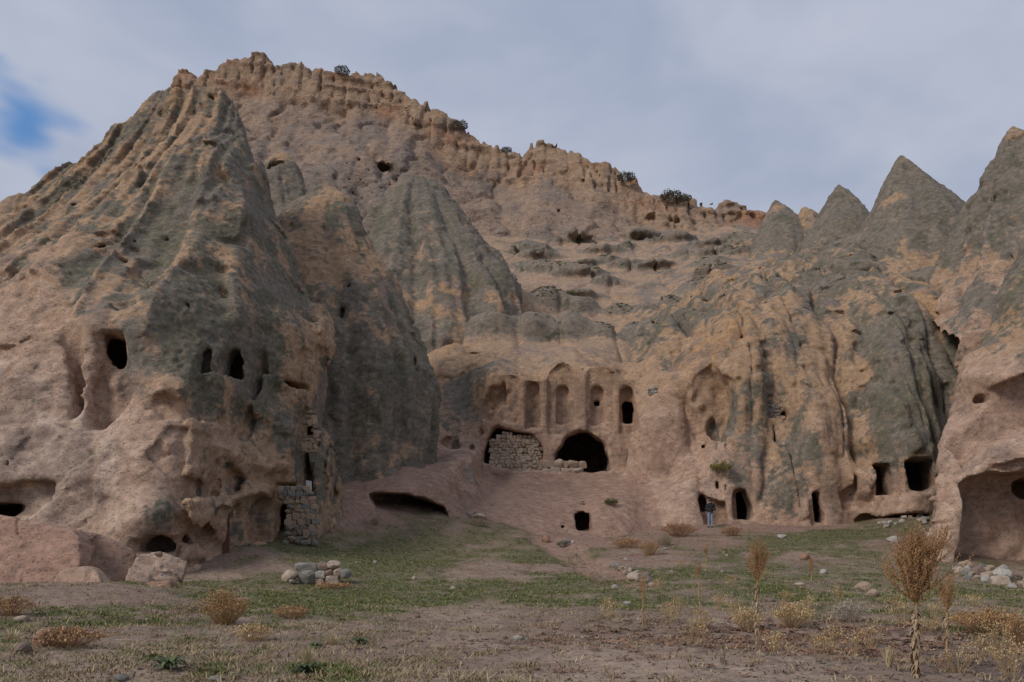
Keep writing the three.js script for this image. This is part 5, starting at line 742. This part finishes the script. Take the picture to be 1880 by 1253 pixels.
// ------------------------------------------------------------------ the person, seen from behind in front of a doorway
{
  const p = onLand(1304.5, 969), q0 = -p[2] , X = p[0], Y = p[1] - 0.01;
  const V = (x, y, z) => [X + x, Y + y, q0 + z];   // z: away from the camera
  const B = [];
  const bone = (a, b, r0, r1, k = 0.04) => B.push([...V(...a), ...V(...b), r0, r1, k]);
  bone([0, 0.98, 0], [0, 1.18, 0], 0.15, 0.155); bone([-0.06, 1.36, 0], [0.06, 1.36, 0], 0.15, 0.15, 0.06); bone([-0.15, 1.42, 0], [0.15, 1.42, 0], 0.085, 0.085, 0.06); bone([0, 1.42, 0.01], [0, 1.56, 0.03], 0.065, 0.06, 0.03);
  for (const s of [-1, 1]) {
    bone([s * 0.09, 0.95, 0], [s * 0.1, 0.5, 0.01], 0.095, 0.062); bone([s * 0.1, 0.5, 0.01], [s * 0.105 + (s > 0 ? 0.01 : -0.01), 0.09, -0.01], 0.062, 0.045);
    bone([s * 0.11, 0.05, -0.03], [s * 0.13, 0.04, 0.15], 0.05, 0.04, 0.03);
    bone([s * 0.2, 1.42, 0], [s * 0.27, 1.14, -0.03], 0.07, 0.06); bone([s * 0.27, 1.14, -0.03], [s * 0.15, 1.05, 0.17], 0.056, 0.045);
    bone([s * 0.15, 1.05, 0.17], [s * 0.1, 1.05, 0.22], 0.038, 0.032, 0.02);
    for (let f = 0; f < 4; f++) { bone([s * 0.1, 1.075 - 0.02 * f, 0.22], [s * 0.05, 1.07 - 0.021 * f, 0.25], 0.011, 0.01, 0.006); bone([s * 0.05, 1.07 - 0.021 * f, 0.25], [s * (0.015 + 0.005 * f), 1.065 - 0.021 * f, 0.235], 0.01, 0.008, 0.006); } bone([s * 0.12, 1.08, 0.2], [s * 0.07, 1.115, 0.23], 0.012, 0.009, 0.008);
  }
  const head = (x, y, q) => { const a = x - X, b = y - (Y + 1.665), c = q - (q0 + 0.05); let f = Math.sqrt((a / 0.078) ** 2 + (b / 0.115) ** 2 + (c / 0.098) ** 2) - 1; f *= 0.08; f = smin(f, Math.hypot(a, b + 0.02, c - 0.1) - 0.018, 0.02); for (const s of [-1, 1]) f = smin(f, Math.hypot((a - s * 0.08) / 0.5, (b + 0.005) / 1.3, c / 1) * 0.6 - 0.018, 0.008); for (const s of [-1, 1]) f = smax(f, -(Math.hypot(a - s * 0.032, b - 0.01, c - 0.1) - 0.014), 0.015); f = smax(f, -(Math.hypot(a * 0.5, (b + 0.055) * 2.4, c - 0.1) - 0.014), 0.01); return f; };
  const whole = (x, y, q) => {
    let f = head(x, y, q);
    for (const b of B) { const ex = b[3] - b[0], ey = b[4] - b[1], ez = b[5] - b[2], wx = x - b[0], wy = y - b[1], wz = q - b[2], t = clamp((wx * ex + wy * ey + wz * ez) / (ex * ex + ey * ey + ez * ez)), d = Math.hypot(wx - ex * t, wy - ey * t, wz - ez * t) - mix(b[6], b[7], t); f = smin(f, d, b[8]); }
    return f - 0.004 * noise(x * 14, y * 14, q * 14) * (y < Y + 1.5 ? 1 : 0);
  };
  const R = meshSolid({ whole, cuts: [], near() {} }, [X - 0.45, X + 0.45, Y - 0.03, Y + 1.85, q0 - 0.4, q0 + 0.45], 0.0125);
  const hair = (x, y, q) => y > Y + 1.66 - 0.3 * (q < q0 + 0.06 ? 0.3 : 0) && (q < q0 + 0.09 || y > Y + 1.74) && y > Y + 1.6;
  const G = pieces(R, () => [1, 1, 1], (x, y, q) => y > Y + 1.53 ? (hair(x, y, q) ? 'hair' : 'skin') : q > q0 + 0.16 && Math.abs(x - X) < 0.155 && y > Y + 0.98 ? 'skin' : y > Y + 0.93 ? 'jacket' : y > Y + 0.1 ? 'jeans' : 'shoes');
  const skin = plain({ color: new THREE.Color().setRGB(0.42, 0.26, 0.19), roughness: 0.6 }), cloth = (r, g, b) => plain({ color: new THREE.Color().setRGB(r, g, b) });
  const o = mesh('person', G.get('skin'), skin); tag(o, 'person in black jacket and light blue jeans standing with back turned before a doorway', 'person');
  mesh('hair', G.get('hair'), cloth(0.03, 0.025, 0.02), o); mesh('jacket', G.get('jacket'), cloth(0.018, 0.018, 0.022), o); mesh('jeans', G.get('jeans'), cloth(0.2, 0.26, 0.36), o); mesh('shoes', G.get('shoes'), cloth(0.04, 0.04, 0.045), o);
  const hood = mesh('hood', new THREE.TorusGeometry(0.085, 0.04, 8, 16), cloth(0.018, 0.018, 0.022), o); hood.rotation.x = 1.35; hood.position.set(X, Y + 1.5, -(q0 - 0.02));
}

// ------------------------------------------------------------------ plants
class Sprig {   // collects thin tapered sticks, leaf blades and seed heads into one geometry
  constructor() { this.p = []; this.c = []; this.i = []; }
  stick(a, b, r0, r1, c, n = 3) {
    const d = [b[0] - a[0], b[1] - a[1], b[2] - a[2]], l = Math.hypot(...d) || 1, u = Math.abs(d[1]) > 0.9 * l ? [1, 0, 0] : [0, 1, 0];
    let s = [d[1] * u[2] - d[2] * u[1], d[2] * u[0] - d[0] * u[2], d[0] * u[1] - d[1] * u[0]]; const m = Math.hypot(...s); s = s.map((v) => v / m); const t = [(d[1] * s[2] - d[2] * s[1]) / l, (d[2] * s[0] - d[0] * s[2]) / l, (d[0] * s[1] - d[1] * s[0]) / l], o = this.p.length / 3;
    for (let k = 0; k < n; k++) { const A = (k / n) * 6.283, x = Math.cos(A), y = Math.sin(A); for (const [q, r] of [[a, r0], [b, r1]]) { this.p.push(q[0] + r * (s[0] * x + t[0] * y), q[1] + r * (s[1] * x + t[1] * y), q[2] + r * (s[2] * x + t[2] * y)); this.c.push(...c); } }
    for (let k = 0; k < n; k++) { const e = o + k * 2, f = o + ((k + 1) % n) * 2; this.i.push(e, f, e + 1, f, f + 1, e + 1); }
  }
  blade(a, b, w, c, bend = 0.1, n = 3) {   // a leaf from a to b, w wide, arching
    const d = [b[0] - a[0], b[1] - a[1], b[2] - a[2]], h = Math.hypot(d[0], d[2]) || 1, s = [(-d[2] / h) * w, 0, (d[0] / h) * w], o = this.p.length / 3, L = Math.hypot(...d);
    for (let k = 0; k <= n; k++) { const t = k / n, ww = k === n ? 0.05 : Math.sin(Math.PI * (0.25 + 0.72 * t)) * 0.5, y = bend * L * 4 * t * (1 - t); for (const e of [-1, 1]) { this.p.push(a[0] + d[0] * t + e * s[0] * ww, a[1] + d[1] * t + y, a[2] + d[2] * t + e * s[2] * ww); this.c.push(...c); } }
    for (let k = 0; k < n; k++) { const e = o + k * 2; this.i.push(e, e + 1, e + 2, e + 1, e + 3, e + 2); }
  }
  pod([x, y, z], r, c, dir = [0, 1, 0]) { const o = this.p.length / 3; for (const [a, b, d] of [[1, 0, 0], [-1, 0, 0], [0, 0, 1], [0, 0, -1], [0, 1.7, 0], [0, -1.2, 0]]) { this.p.push(x + r * (a + dir[0] * b), y + r * dir[1] * b, z + r * (d + dir[2] * b)); this.c.push(...c); } for (const t of [[0, 4, 2], [2, 4, 1], [1, 4, 3], [3, 4, 0], [0, 2, 5], [2, 1, 5], [1, 3, 5], [3, 0, 5]]) this.i.push(o + t[0], o + t[1], o + t[2]); }
  get geometry() { const g = new THREE.BufferGeometry(); g.setAttribute('position', new THREE.Float32BufferAttribute(this.p, 3)); g.setAttribute('color', new THREE.Float32BufferAttribute(this.c, 3)); g.setIndex(this.i); g.computeVertexNormals(); return g; }
}
const plantMat = new THREE.MeshStandardMaterial({ vertexColors: true, roughness: 1, side: THREE.DoubleSide });
const tint = (c, r, k = 0.25) => { const v = 1 + (r() - 0.5) * 2 * k; return [c[0] * v, c[1] * v, c[2] * v]; };
const DRY = { brown: [0.34, 0.19, 0.085], straw: [0.5, 0.37, 0.2], tan: [0.38, 0.24, 0.11], rust: [0.26, 0.13, 0.07], grey: [0.3, 0.25, 0.19], leaf: [0.29, 0.205, 0.13], green: [0.075, 0.1, 0.03], deep: [0.035, 0.055, 0.02] };
// a dead mullein: stem, a head of many upright spikes set with capsules, old leaves hanging down the stem
function mullein(label, pos, H, head, n, seed, leaves = 0, size = 1, lobe, fan = 0.6) {
  const r = rng(seed), o = base('dry_mullein', pos); tag(o, label, 'dry plant');
  const st = new Sprig(), br = new Sprig(), pods = new Sprig(), y0 = H * (1 - head);
  st.stick([0, -0.05, 0], [0.01, y0, 0.01], 0.018 * size, 0.013 * size, DRY.tan, 6); st.stick([0.01, y0, 0.01], [0, H, 0], 0.013 * size, 0.004, DRY.brown, 5);
  for (let i = 0; i < n; i++) {
    const t = r(), y = y0 + head * H * t * 0.6, a = r() * 6.283, len = head * H * (0.62 - 0.25 * t) * (0.75 + 0.4 * r()) * (fan > 0.8 ? 1.2 : 1), sp = fan * (0.45 + 0.55 * r()), dx = Math.cos(a) * sp, dz = Math.sin(a) * sp, up = Math.sqrt(Math.max(0.2, 1 - sp * sp));
    let [X, Y, Z] = [0, y, 0], d = [dx, up, dz]; if (lobe && i % 3 === 0) { X = lobe[0] * 0.6; Y += lobe[1]; Z = 0.05; }
    const seg = 4; for (let k = 0; k < seg; k++) { const nx = X + (d[0] * len) / seg, ny = Y + (d[1] * len) / seg, nz = Z + (d[2] * len) / seg; br.stick([X, Y, Z], [nx, ny, nz], 0.004 * size, 0.0028 * size, tint(DRY.brown, r)); const m = Math.round((len / seg) / (0.016 * size)); for (let j = 0; j < m; j++) { const u = j / m, b = r() * 6.283, e = (0.012 + 0.008 * r()) * size; pods.pod([X + (nx - X) * u + Math.cos(b) * e, Y + (ny - Y) * u, Z + (nz - Z) * u + Math.sin(b) * e], (0.0075 + 0.0035 * r()) * size, tint(r() < 0.75 ? DRY.brown : DRY.tan, r, 0.4), [Math.cos(b) * 0.5, 0.8, Math.sin(b) * 0.5]); } X = nx; Y = ny; Z = nz; d = [d[0] * 0.8, d[1] + 0.12, d[2] * 0.8]; }
  }
  mesh('stem', st.geometry, plantMat, o); mesh('branches', br.geometry, plantMat, o); tag(mesh('seed_capsules', pods.geometry, plantMat, o), null, null, null, 'stuff');
  if (leaves) { const lf = new Sprig(); for (let i = 0; i < leaves; i++) { const t = r(), y = 0.04 + (y0 - 0.06) * t, a = r() * 6.283, l = (0.13 - 0.06 * t) * size, c = [Math.cos(a), Math.sin(a)]; lf.blade([c[0] * 0.012, y, c[1] * 0.012], [c[0] * (0.04 + 0.05 * r()) * size, y - l * (0.5 + 0.7 * r()), c[1] * (0.04 + 0.05 * r()) * size], 0.045 * size, tint(DRY.leaf, r, 0.35), 0.25); } tag(mesh('dead_leaves', lf.geometry, plantMat, o), null, null, null, 'stuff'); }
  return o;
}
mullein('tallest dry mullein, bushy brown seed head on a stem hung with dead leaves', spot(1681, 10.2, -0.02), 1.8, 0.5, 175, 3, 120, 1.0, [0.22, 0.16], 0.95);
mullein('slender dry mullein with a narrow brown head, middle of the right half', spot(1390, 14.2), 1.86, 0.42, 50, 5, 40, 1, null, 0.75);
mullein('bent dry stalk with a loose head just right of the tallest mullein', spot(1738, 12.2), 1.3, 0.45, 26, 7, 8, 1, null);
mullein('thin dry stalk standing alone at the left edge of the leaf litter', spot(1180, 17), 1.15, 0.6, 9, 9, 8, 1, null);
mullein('small brown stalk on the slope under the narrow black doorway', spot(1490, 28), 0.85, 0.7, 16, 11, 0, 1.3, null);
mullein('small dry stalk on the grass below and left of the person', spot(1296, 32), 1.0, 0.5, 16, 13, 0, 1.4, null);
mullein('dry stalk in the grass between the red path and the middle mullein', spot(1283, 23), 1.05, 0.5, 15, 15, 0, 1.2, null);
// clumps of dry twigs
function dryBush(label, pos, w, h, n, seed, cols, cat = 'dry bush', group) {
  const r = rng(seed), o = base('dry_bush', pos), tw = new Sprig(), tips = new Sprig(); tag(o, label, cat, group);
  for (let i = 0; i < n; i++) {
    const a = r() * 6.283, R = Math.pow(r(), 0.6) * w * 0.5, H = h * (0.55 + 0.5 * r()) * (1 - 0.45 * (R / (w * 0.5)) ** 2), b = [Math.cos(a) * R * 0.35, 0, Math.sin(a) * R * 0.35], m = [Math.cos(a) * R * 0.7 + (r() - 0.5) * 0.05, H * 0.55, Math.sin(a) * R * 0.7 + (r() - 0.5) * 0.05], t = [Math.cos(a) * R + (r() - 0.5) * 0.12 * w, H, Math.sin(a) * R + (r() - 0.5) * 0.12 * w], c = tint(cols[(r() * cols.length) | 0], r, 0.35), k = 0.0025 + 0.0035 * w * 0.5;
    tw.stick(b, m, k, k * 0.7, c); tw.stick(m, t, k * 0.7, k * 0.3, c);
    for (let j = 0; j < 5; j++) { const u = 0.3 + 0.7 * r(), e = [mix(m[0], t[0], u), mix(m[1], t[1], u), mix(m[2], t[2], u)], g = [e[0] + (r() - 0.5) * 0.2 * w, e[1] + (r() * 0.16) * h, e[2] + (r() - 0.5) * 0.2 * w]; tips.stick(e, g, k * 0.5, k * 0.25, c); if (r() < 0.75) tips.pod(g, 0.008 + 0.012 * w * r(), tint(c, r, 0.3)); }
  }
  mesh('stems', tw.geometry, plantMat, o); tag(mesh('twigs', tips.geometry, plantMat, o), null, null, null, 'stuff'); return o;
}
const OR = [DRY.brown, DRY.tan, DRY.rust], SW = [DRY.straw, DRY.tan], GR = [DRY.grey, DRY.grey, DRY.tan];
dryBush('large round orange-brown bush on the left below the fallen blocks', spot(412, 17.5), 1.05, 0.75, 230, 3, [[0.34, 0.2, 0.09], DRY.brown, DRY.tan]);
dryBush('grey-brown twigs left of the large orange-brown bush', spot(342, 18.5), 0.6, 0.36, 70, 5, GR);
dryBush('orange bush at the left edge of the picture', spot(18, 17), 1.0, 0.42, 120, 7, OR);
dryBush('low orange bush behind the small stalk left of the middle', spot(535, 19), 0.9, 0.28, 90, 9, OR);
dryBush('straw coloured low bush right of the large orange-brown bush', spot(465, 14.5), 0.8, 0.3, 90, 11, SW);
dryBush('brown bush below the orange angular stone', spot(128, 13), 1.1, 0.3, 120, 13, OR);
dryBush('rusty bush directly left of the standing person', spot(1245, 47), 2.2, 0.8, 160, 15, [DRY.rust, DRY.brown]);
dryBush('rusty bush on the slope in front of the standing person', spot(1345, 46), 1.4, 0.55, 110, 17, [DRY.rust, DRY.brown]);
dryBush('grey rounded shrub left of the person near the path', spot(1222, 42), 1.0, 0.55, 130, 19, GR);
dryBush('orange-brown bush above the stones along the path', spot(1192, 38), 1.1, 0.75, 120, 21, OR);
dryBush('grey rounded shrub on the bank right of the wide low cave', spot(882, 46), 0.7, 0.5, 110, 23, GR);
dryBush('grey thistle clump in the middle of the litter, pale', spot(1562, 17.5), 0.75, 0.45, 120, 25, [[0.4, 0.34, 0.26], DRY.grey]);
dryBush('pale dry clump right beside the middle mullein stem', spot(1372, 16.4), 0.7, 0.45, 110, 27, SW);
dryBush('straw coloured tall clump right of the middle mullein', spot(1455, 16.5), 0.95, 0.5, 120, 29, SW);
dryBush('orange dry brush at the right edge behind the tallest mullein', spot(1815, 15), 1.3, 0.42, 170, 31, [DRY.tan, DRY.brown]);
dryBush('reddish bush close to the right edge of the picture', spot(1868, 13.5), 0.5, 0.5, 90, 33, OR);
dryBush('orange weeds at the foot of the stub of old wall', spot(612, 27.5), 1.3, 0.22, 90, 35, OR);
dryBush('bare grey twigs at the grass edge under the rubble line', spot(1090, 30), 0.8, 0.4, 60, 37, GR);
dryBush('small brown shrub at the left foot of the wide low cave', spot(690, 43), 0.7, 0.5, 70, 39, GR);
dryBush('dark shrub below the small square doorway in the red slope', spot(1035, 43), 0.9, 0.4, 90, 41, [DRY.deep, DRY.grey]);
dryBush('brown scrub above the line of stones on the bank', spot(1150, 41), 1.6, 0.5, 120, 43, OR);
for (const [px, d, k] of [[1240, 20, 1], [1320, 20.5, 2], [1420, 12.6, 3], [1530, 14, 4], [1270, 13.8, 5], [1760, 10.6, 6], [1850, 11, 7], [1640, 19, 8], [1210, 26, 9], [1340, 26, 10], [1480, 19.5, 11], [1700, 15, 12], [1600, 14.2, 13], [1120, 19, 14], [1790, 20, 15], [1350, 18.5, 16], [1290, 16.5, 17], [1510, 12.4, 18], [1570, 13.1, 19], [1830, 13, 20], [1870, 16, 21], [1720, 18, 22], [1660, 16.5, 23], [1440, 22, 24], [1230, 17.2, 25], [1860, 10.2, 26], [1795, 12.2, 27], [1540, 22, 28], [1400, 29, 29], [1250, 33, 30]]) dryBush('sparse straw coloured weed among the litter on the right', spot(px, d), 0.5, 0.34 + 0.1 * (k % 3), 26, 100 + k, SW, 'dry weed', 'sparse straw coloured weeds on the right');
// pale grass tufts
function grassTuft(label, pos, w, h, n, seed, cols, group) { const r = rng(seed), g = new Sprig(), o = pos; for (let i = 0; i < n; i++) { const a = r() * 6.283, s = r() * w * 0.5; g.blade([Math.cos(a) * 0.03, 0, Math.sin(a) * 0.03], [Math.cos(a) * s, h * (0.5 + 0.6 * r()) * (1 - 0.4 * s / w), Math.sin(a) * s], 0.008 + 0.004 * r(), tint(cols[(r() * cols.length) | 0], r), 0.04); } const m = mesh('grass_tuft', g.geometry, plantMat); m.position.set(...o); return tag(m, label, 'grass tuft', group); }
const PALE = [[0.55, 0.45, 0.28], [0.45, 0.36, 0.2]];
grassTuft('upright pale straw tuft left of the tallest mullein stem', spot(1632, 11.2), 0.3, 0.3, 90, 3, PALE);
grassTuft('pale straw tuft leaning over the dark leafy clump near the middle', spot(610, 13.8), 0.42, 0.24, 110, 5, PALE);
grassTuft('pale straw tuft behind the bottom leafy clump left of the middle', spot(563, 11), 0.36, 0.3, 110, 7, PALE);
grassTuft('pale thin grass at the left edge by the dark stone', spot(22, 13.6), 0.5, 0.22, 70, 9, PALE);
grassTuft('pale thin grass left of the orange angular stone', spot(45, 14.6), 0.3, 0.2, 60, 11, PALE);
// dark leafy clumps: every long leaf a part
function leafClump(label, pos, w, n, seed) {
  const r = rng(seed), o = base('leafy_plant', pos); tag(o, label, 'leafy plant');
  for (let i = 0; i < n; i++) { const a = r() * 6.283, l = w * 0.5 * (0.55 + 0.5 * r()), g = new Sprig(), up = 0.2 * w * r(); g.blade([0, 0.01, 0], [Math.cos(a) * l, up, Math.sin(a) * l], w * (0.07 + 0.04 * r()), tint(r() < 0.7 ? [0.05, 0.075, 0.03] : [0.1, 0.115, 0.045], r, 0.3), 0.16 + 0.14 * r(), 5); mesh('leaf', g.geometry, plantMat, o); }
}
leafClump('dark green leafy clump at the bottom edge on the left', spot(308, 10.6), 0.66, 44, 3);
leafClump('dark green leafy clump at the bottom edge left of the middle', spot(563, 10.5), 0.5, 36, 5);
leafClump('dark green leafy clump beside the higher pale straw tuft', spot(576, 13.3), 0.46, 30, 7);
leafClump('dark green leafy clump on bare earth, rightmost of the four', spot(660, 13.9), 0.46, 32, 9);
// shrubs on the rim of the cliff and on ledges
function shrub(label, px, py, d, w, seed, col, group) { const r = rng(seed), o = base('shrub', W(px, py, d)), s = new Sprig(); tag(o, label, 'shrub', group); const st = new Sprig(); for (let i = 0; i < 10; i++) st.stick([0, -0.3 * w, 0], [(r() - 0.5) * w * 0.7, w * 0.4 * r(), (r() - 0.5) * w * 0.7], 0.02 * w, 0.008 * w, DRY.grey); for (let i = 0; i < 700; i++) { const a = r() * 6.283, e = Math.pow(r(), 0.5) * w * 0.55, y = (r() - 0.45) * w * 0.5 * (1 - (e / w) ** 2 * 2.4) * (1 + 0.5 * Math.sin(a * 3 + seed)); s.pod([Math.cos(a) * e, y, Math.sin(a) * e], w * (0.016 + 0.02 * r()), tint(col, r, 0.5), [r() - 0.5, 0.7, r() - 0.5]); } mesh('stems', st.geometry, plantMat, o); tag(mesh('foliage', s.geometry, plantMat, o), null, null, null, 'stuff'); }
for (const [px, py, d, w, label] of [[628, 130, 187, 3.2, 'dark shrub on the cliff rim, highest of its row'], [842, 232, 184, 3.8, 'dark shrub on the cliff rim behind the grey fluted cone'], [1150, 326, 174, 3.6, 'dark shrub hanging at the step in the cliff rim'], [1232, 361, 172, 4.2, 'dark shrub on the lower right part of the cliff rim'], [1258, 364, 171, 2.6, 'small dark shrub at the low right part of the rim'], [930, 276, 181, 2.2, 'small dark shrub in the middle of the cliff rim']]) shrub(label, px, py, d, w, px, [0.07, 0.065, 0.04]);
shrub('yellow-green shrub on the wall above the doorway by the person', 1324, 858, 54.2, 1.3, 4, [0.16, 0.14, 0.03]);
shrub('small green shrub beside the little square doorway of the red slope', 1122, 922, 53.2, 0.8, 6, [0.08, 0.085, 0.03]);

// ------------------------------------------------------------------ ground cover that nobody could count
function scatter(name, label, category, geo, mat, n, seed, place) {
  const r = rng(seed), list = []; let tries = 0;
  while (list.length < n && tries++ < n * 7) { const q = 8.5 + 45 * Math.pow(r(), 1.7), x = (r() * 2 - 1) * q * 0.68; const k = place(x, q, r); if (k) list.push([x, q, k]); }
  const m = new THREE.InstancedMesh(geo, mat, list.length), M4 = new THREE.Matrix4(), Q = new THREE.Quaternion(), E = new THREE.Euler(), C = new THREE.Color();
  list.forEach(([x, q, k], i) => { E.set((r() - 0.5) * 0.3, r() * 6.283, (r() - 0.5) * 0.3); M4.compose(new THREE.Vector3(x, landY(x, q), -q), Q.setFromEuler(E), new THREE.Vector3(k.s, k.h ?? k.s, k.s)); m.setMatrixAt(i, M4); m.setColorAt(i, C.setRGB(...k.c)); });
  m.name = name; m.castShadow = m.receiveShadow = true; scene.add(m); return tag(m, label, category, null, 'stuff');
}
const tuftGeo = (n, w, h, seed) => { const r = rng(seed), g = new Sprig(); for (let i = 0; i < n; i++) { const a = r() * 6.283, s = w * r(), b = [(r() - 0.5) * w, -0.01, (r() - 0.5) * w]; g.blade(b, [b[0] + Math.cos(a) * s, h * (0.4 + 0.7 * r()), b[2] + Math.sin(a) * s], 0.012, [1, 1, 1], 0.05, 2); } return g.geometry; };
const greenery = (x, q) => { grassy(x, q); return FL * 0.95 + 0.25 * fbm(x * 0.25, q * 0.18, 33, 3) + 0.5 * fbm(x * 0.8, q * 0.8, 5, 4) + 0.3 * fbm(x * 3.2, q * 3.2, 8, 3); };
scatter('grass', 'short green grass in thin patches over the earth', 'grass', tuftGeo(9, 0.14, 0.045, 4), plantMat, 22000, 5, (x, q, r) => { const g = greenery(x, q); return r() < sstep(0.42, 0.72, g) ? { s: 0.7 + 0.7 * r(), c: tint([0.14, 0.16, 0.045], r, 0.45) } : null; });
scatter('dry_grass', 'thin dry straw between the patches of green', 'dry grass', tuftGeo(7, 0.17, 0.06, 9), plantMat, 18000, 6, (x, q, r) => { const g = greenery(x, q); return r() < sstep(0.05, 0.35, g) * 0.8 + 0.08 ? { s: 0.6 + 0.8 * r(), c: tint(r() < 0.5 ? [0.34, 0.27, 0.15] : [0.27, 0.19, 0.11], r, 0.4) } : null; });
scatter('gravel', 'gravel and small stones scattered over the earth', 'gravel', SMALL[1], plain({ bumpMap: per(relief, 1), bumpScale: 0.1 }), 15000, 8, (x, q, r) => ({ s: (0.008 + 0.035 * Math.pow(r(), 4)) * (1 + q / 50), h: (0.006 + 0.02 * Math.pow(r(), 4)) * (1 + q / 50), c: tint(r() < 0.3 ? [0.5, 0.43, 0.36] : r() < 0.5 ? [0.2, 0.14, 0.11] : [0.33, 0.24, 0.18], r, 0.3) }));
{ const g = new Sprig(), r = rng(3); for (let i = 0; i < 5; i++) { const a = r() * 6.283, b = [(r() - 0.5) * 0.2, 0.01 + 0.02 * r(), (r() - 0.5) * 0.2]; g.blade(b, [b[0] + Math.cos(a) * 0.1, 0.02 * r(), b[2] + Math.sin(a) * 0.1], 0.05, [1, 1, 1], 0.2, 2); }
  scatter('fallen_leaves', 'brown leaf litter under the dry plants on the right', 'leaf litter', g.geometry, plantMat, 4200, 12, (x, q, r) => { const d = Math.exp(-(((x - 5) / 3.4) ** 2) - ((q - 15.2) / 2.3) ** 2); return r() < d ? { s: 0.6 + 0.6 * r(), c: tint(r() < 0.6 ? [0.17, 0.085, 0.05] : [0.26, 0.15, 0.09], r, 0.5) } : null; }); }

{ // low dark scrub on the crowns of the humps
  const g = new Sprig(), r = rng(8), list = []; for (let i = 0; i < 16; i++) { const a = r() * 6.283, e = r() * 0.3; g.pod([Math.cos(a) * e, 0.05 + 0.12 * r(), Math.sin(a) * e], 0.05 + 0.05 * r(), tint([1, 1, 1], r, 0.4), [r() - 0.5, 0.6, r() - 0.5]); }
  for (let t = 0; t < 26000 && list.length < 2600; t++) { const q = 68 + 68 * r(), x = mix(-6, 24, r()) * (q / 80), n = fbm(x * 0.16 + 3, 2, q * 0.1, 3) + 0.4 * fbm(x * 0.8, 4, q * 0.5, 2); const [y, up, l] = HUMPS(x, q); if (n + 0.35 * sstep(0.3, 1.2, up) + 0.3 * l > 0.5 + 0.2 * r()) list.push([x, y, q]); }
  const m = new THREE.InstancedMesh(g.geometry, plantMat, list.length), M4 = new THREE.Matrix4(), C = new THREE.Color();
  list.forEach(([x, y, q], i) => { const s = 0.35 + 0.4 * r(); M4.makeRotationY(r() * 6).scale(new THREE.Vector3(s, s * 0.8, s)).setPosition(x, y - 0.03, -q); m.setMatrixAt(i, M4); m.setColorAt(i, C.setRGB(...tint([0.12, 0.115, 0.06], r, 0.4))); });
  m.name = 'scrub'; m.castShadow = m.receiveShadow = true; scene.add(m); tag(m, 'low dark scrub dotted over the humps of the bare slope', 'scrub', null, 'stuff');
}

renderer.render(scene, camera);
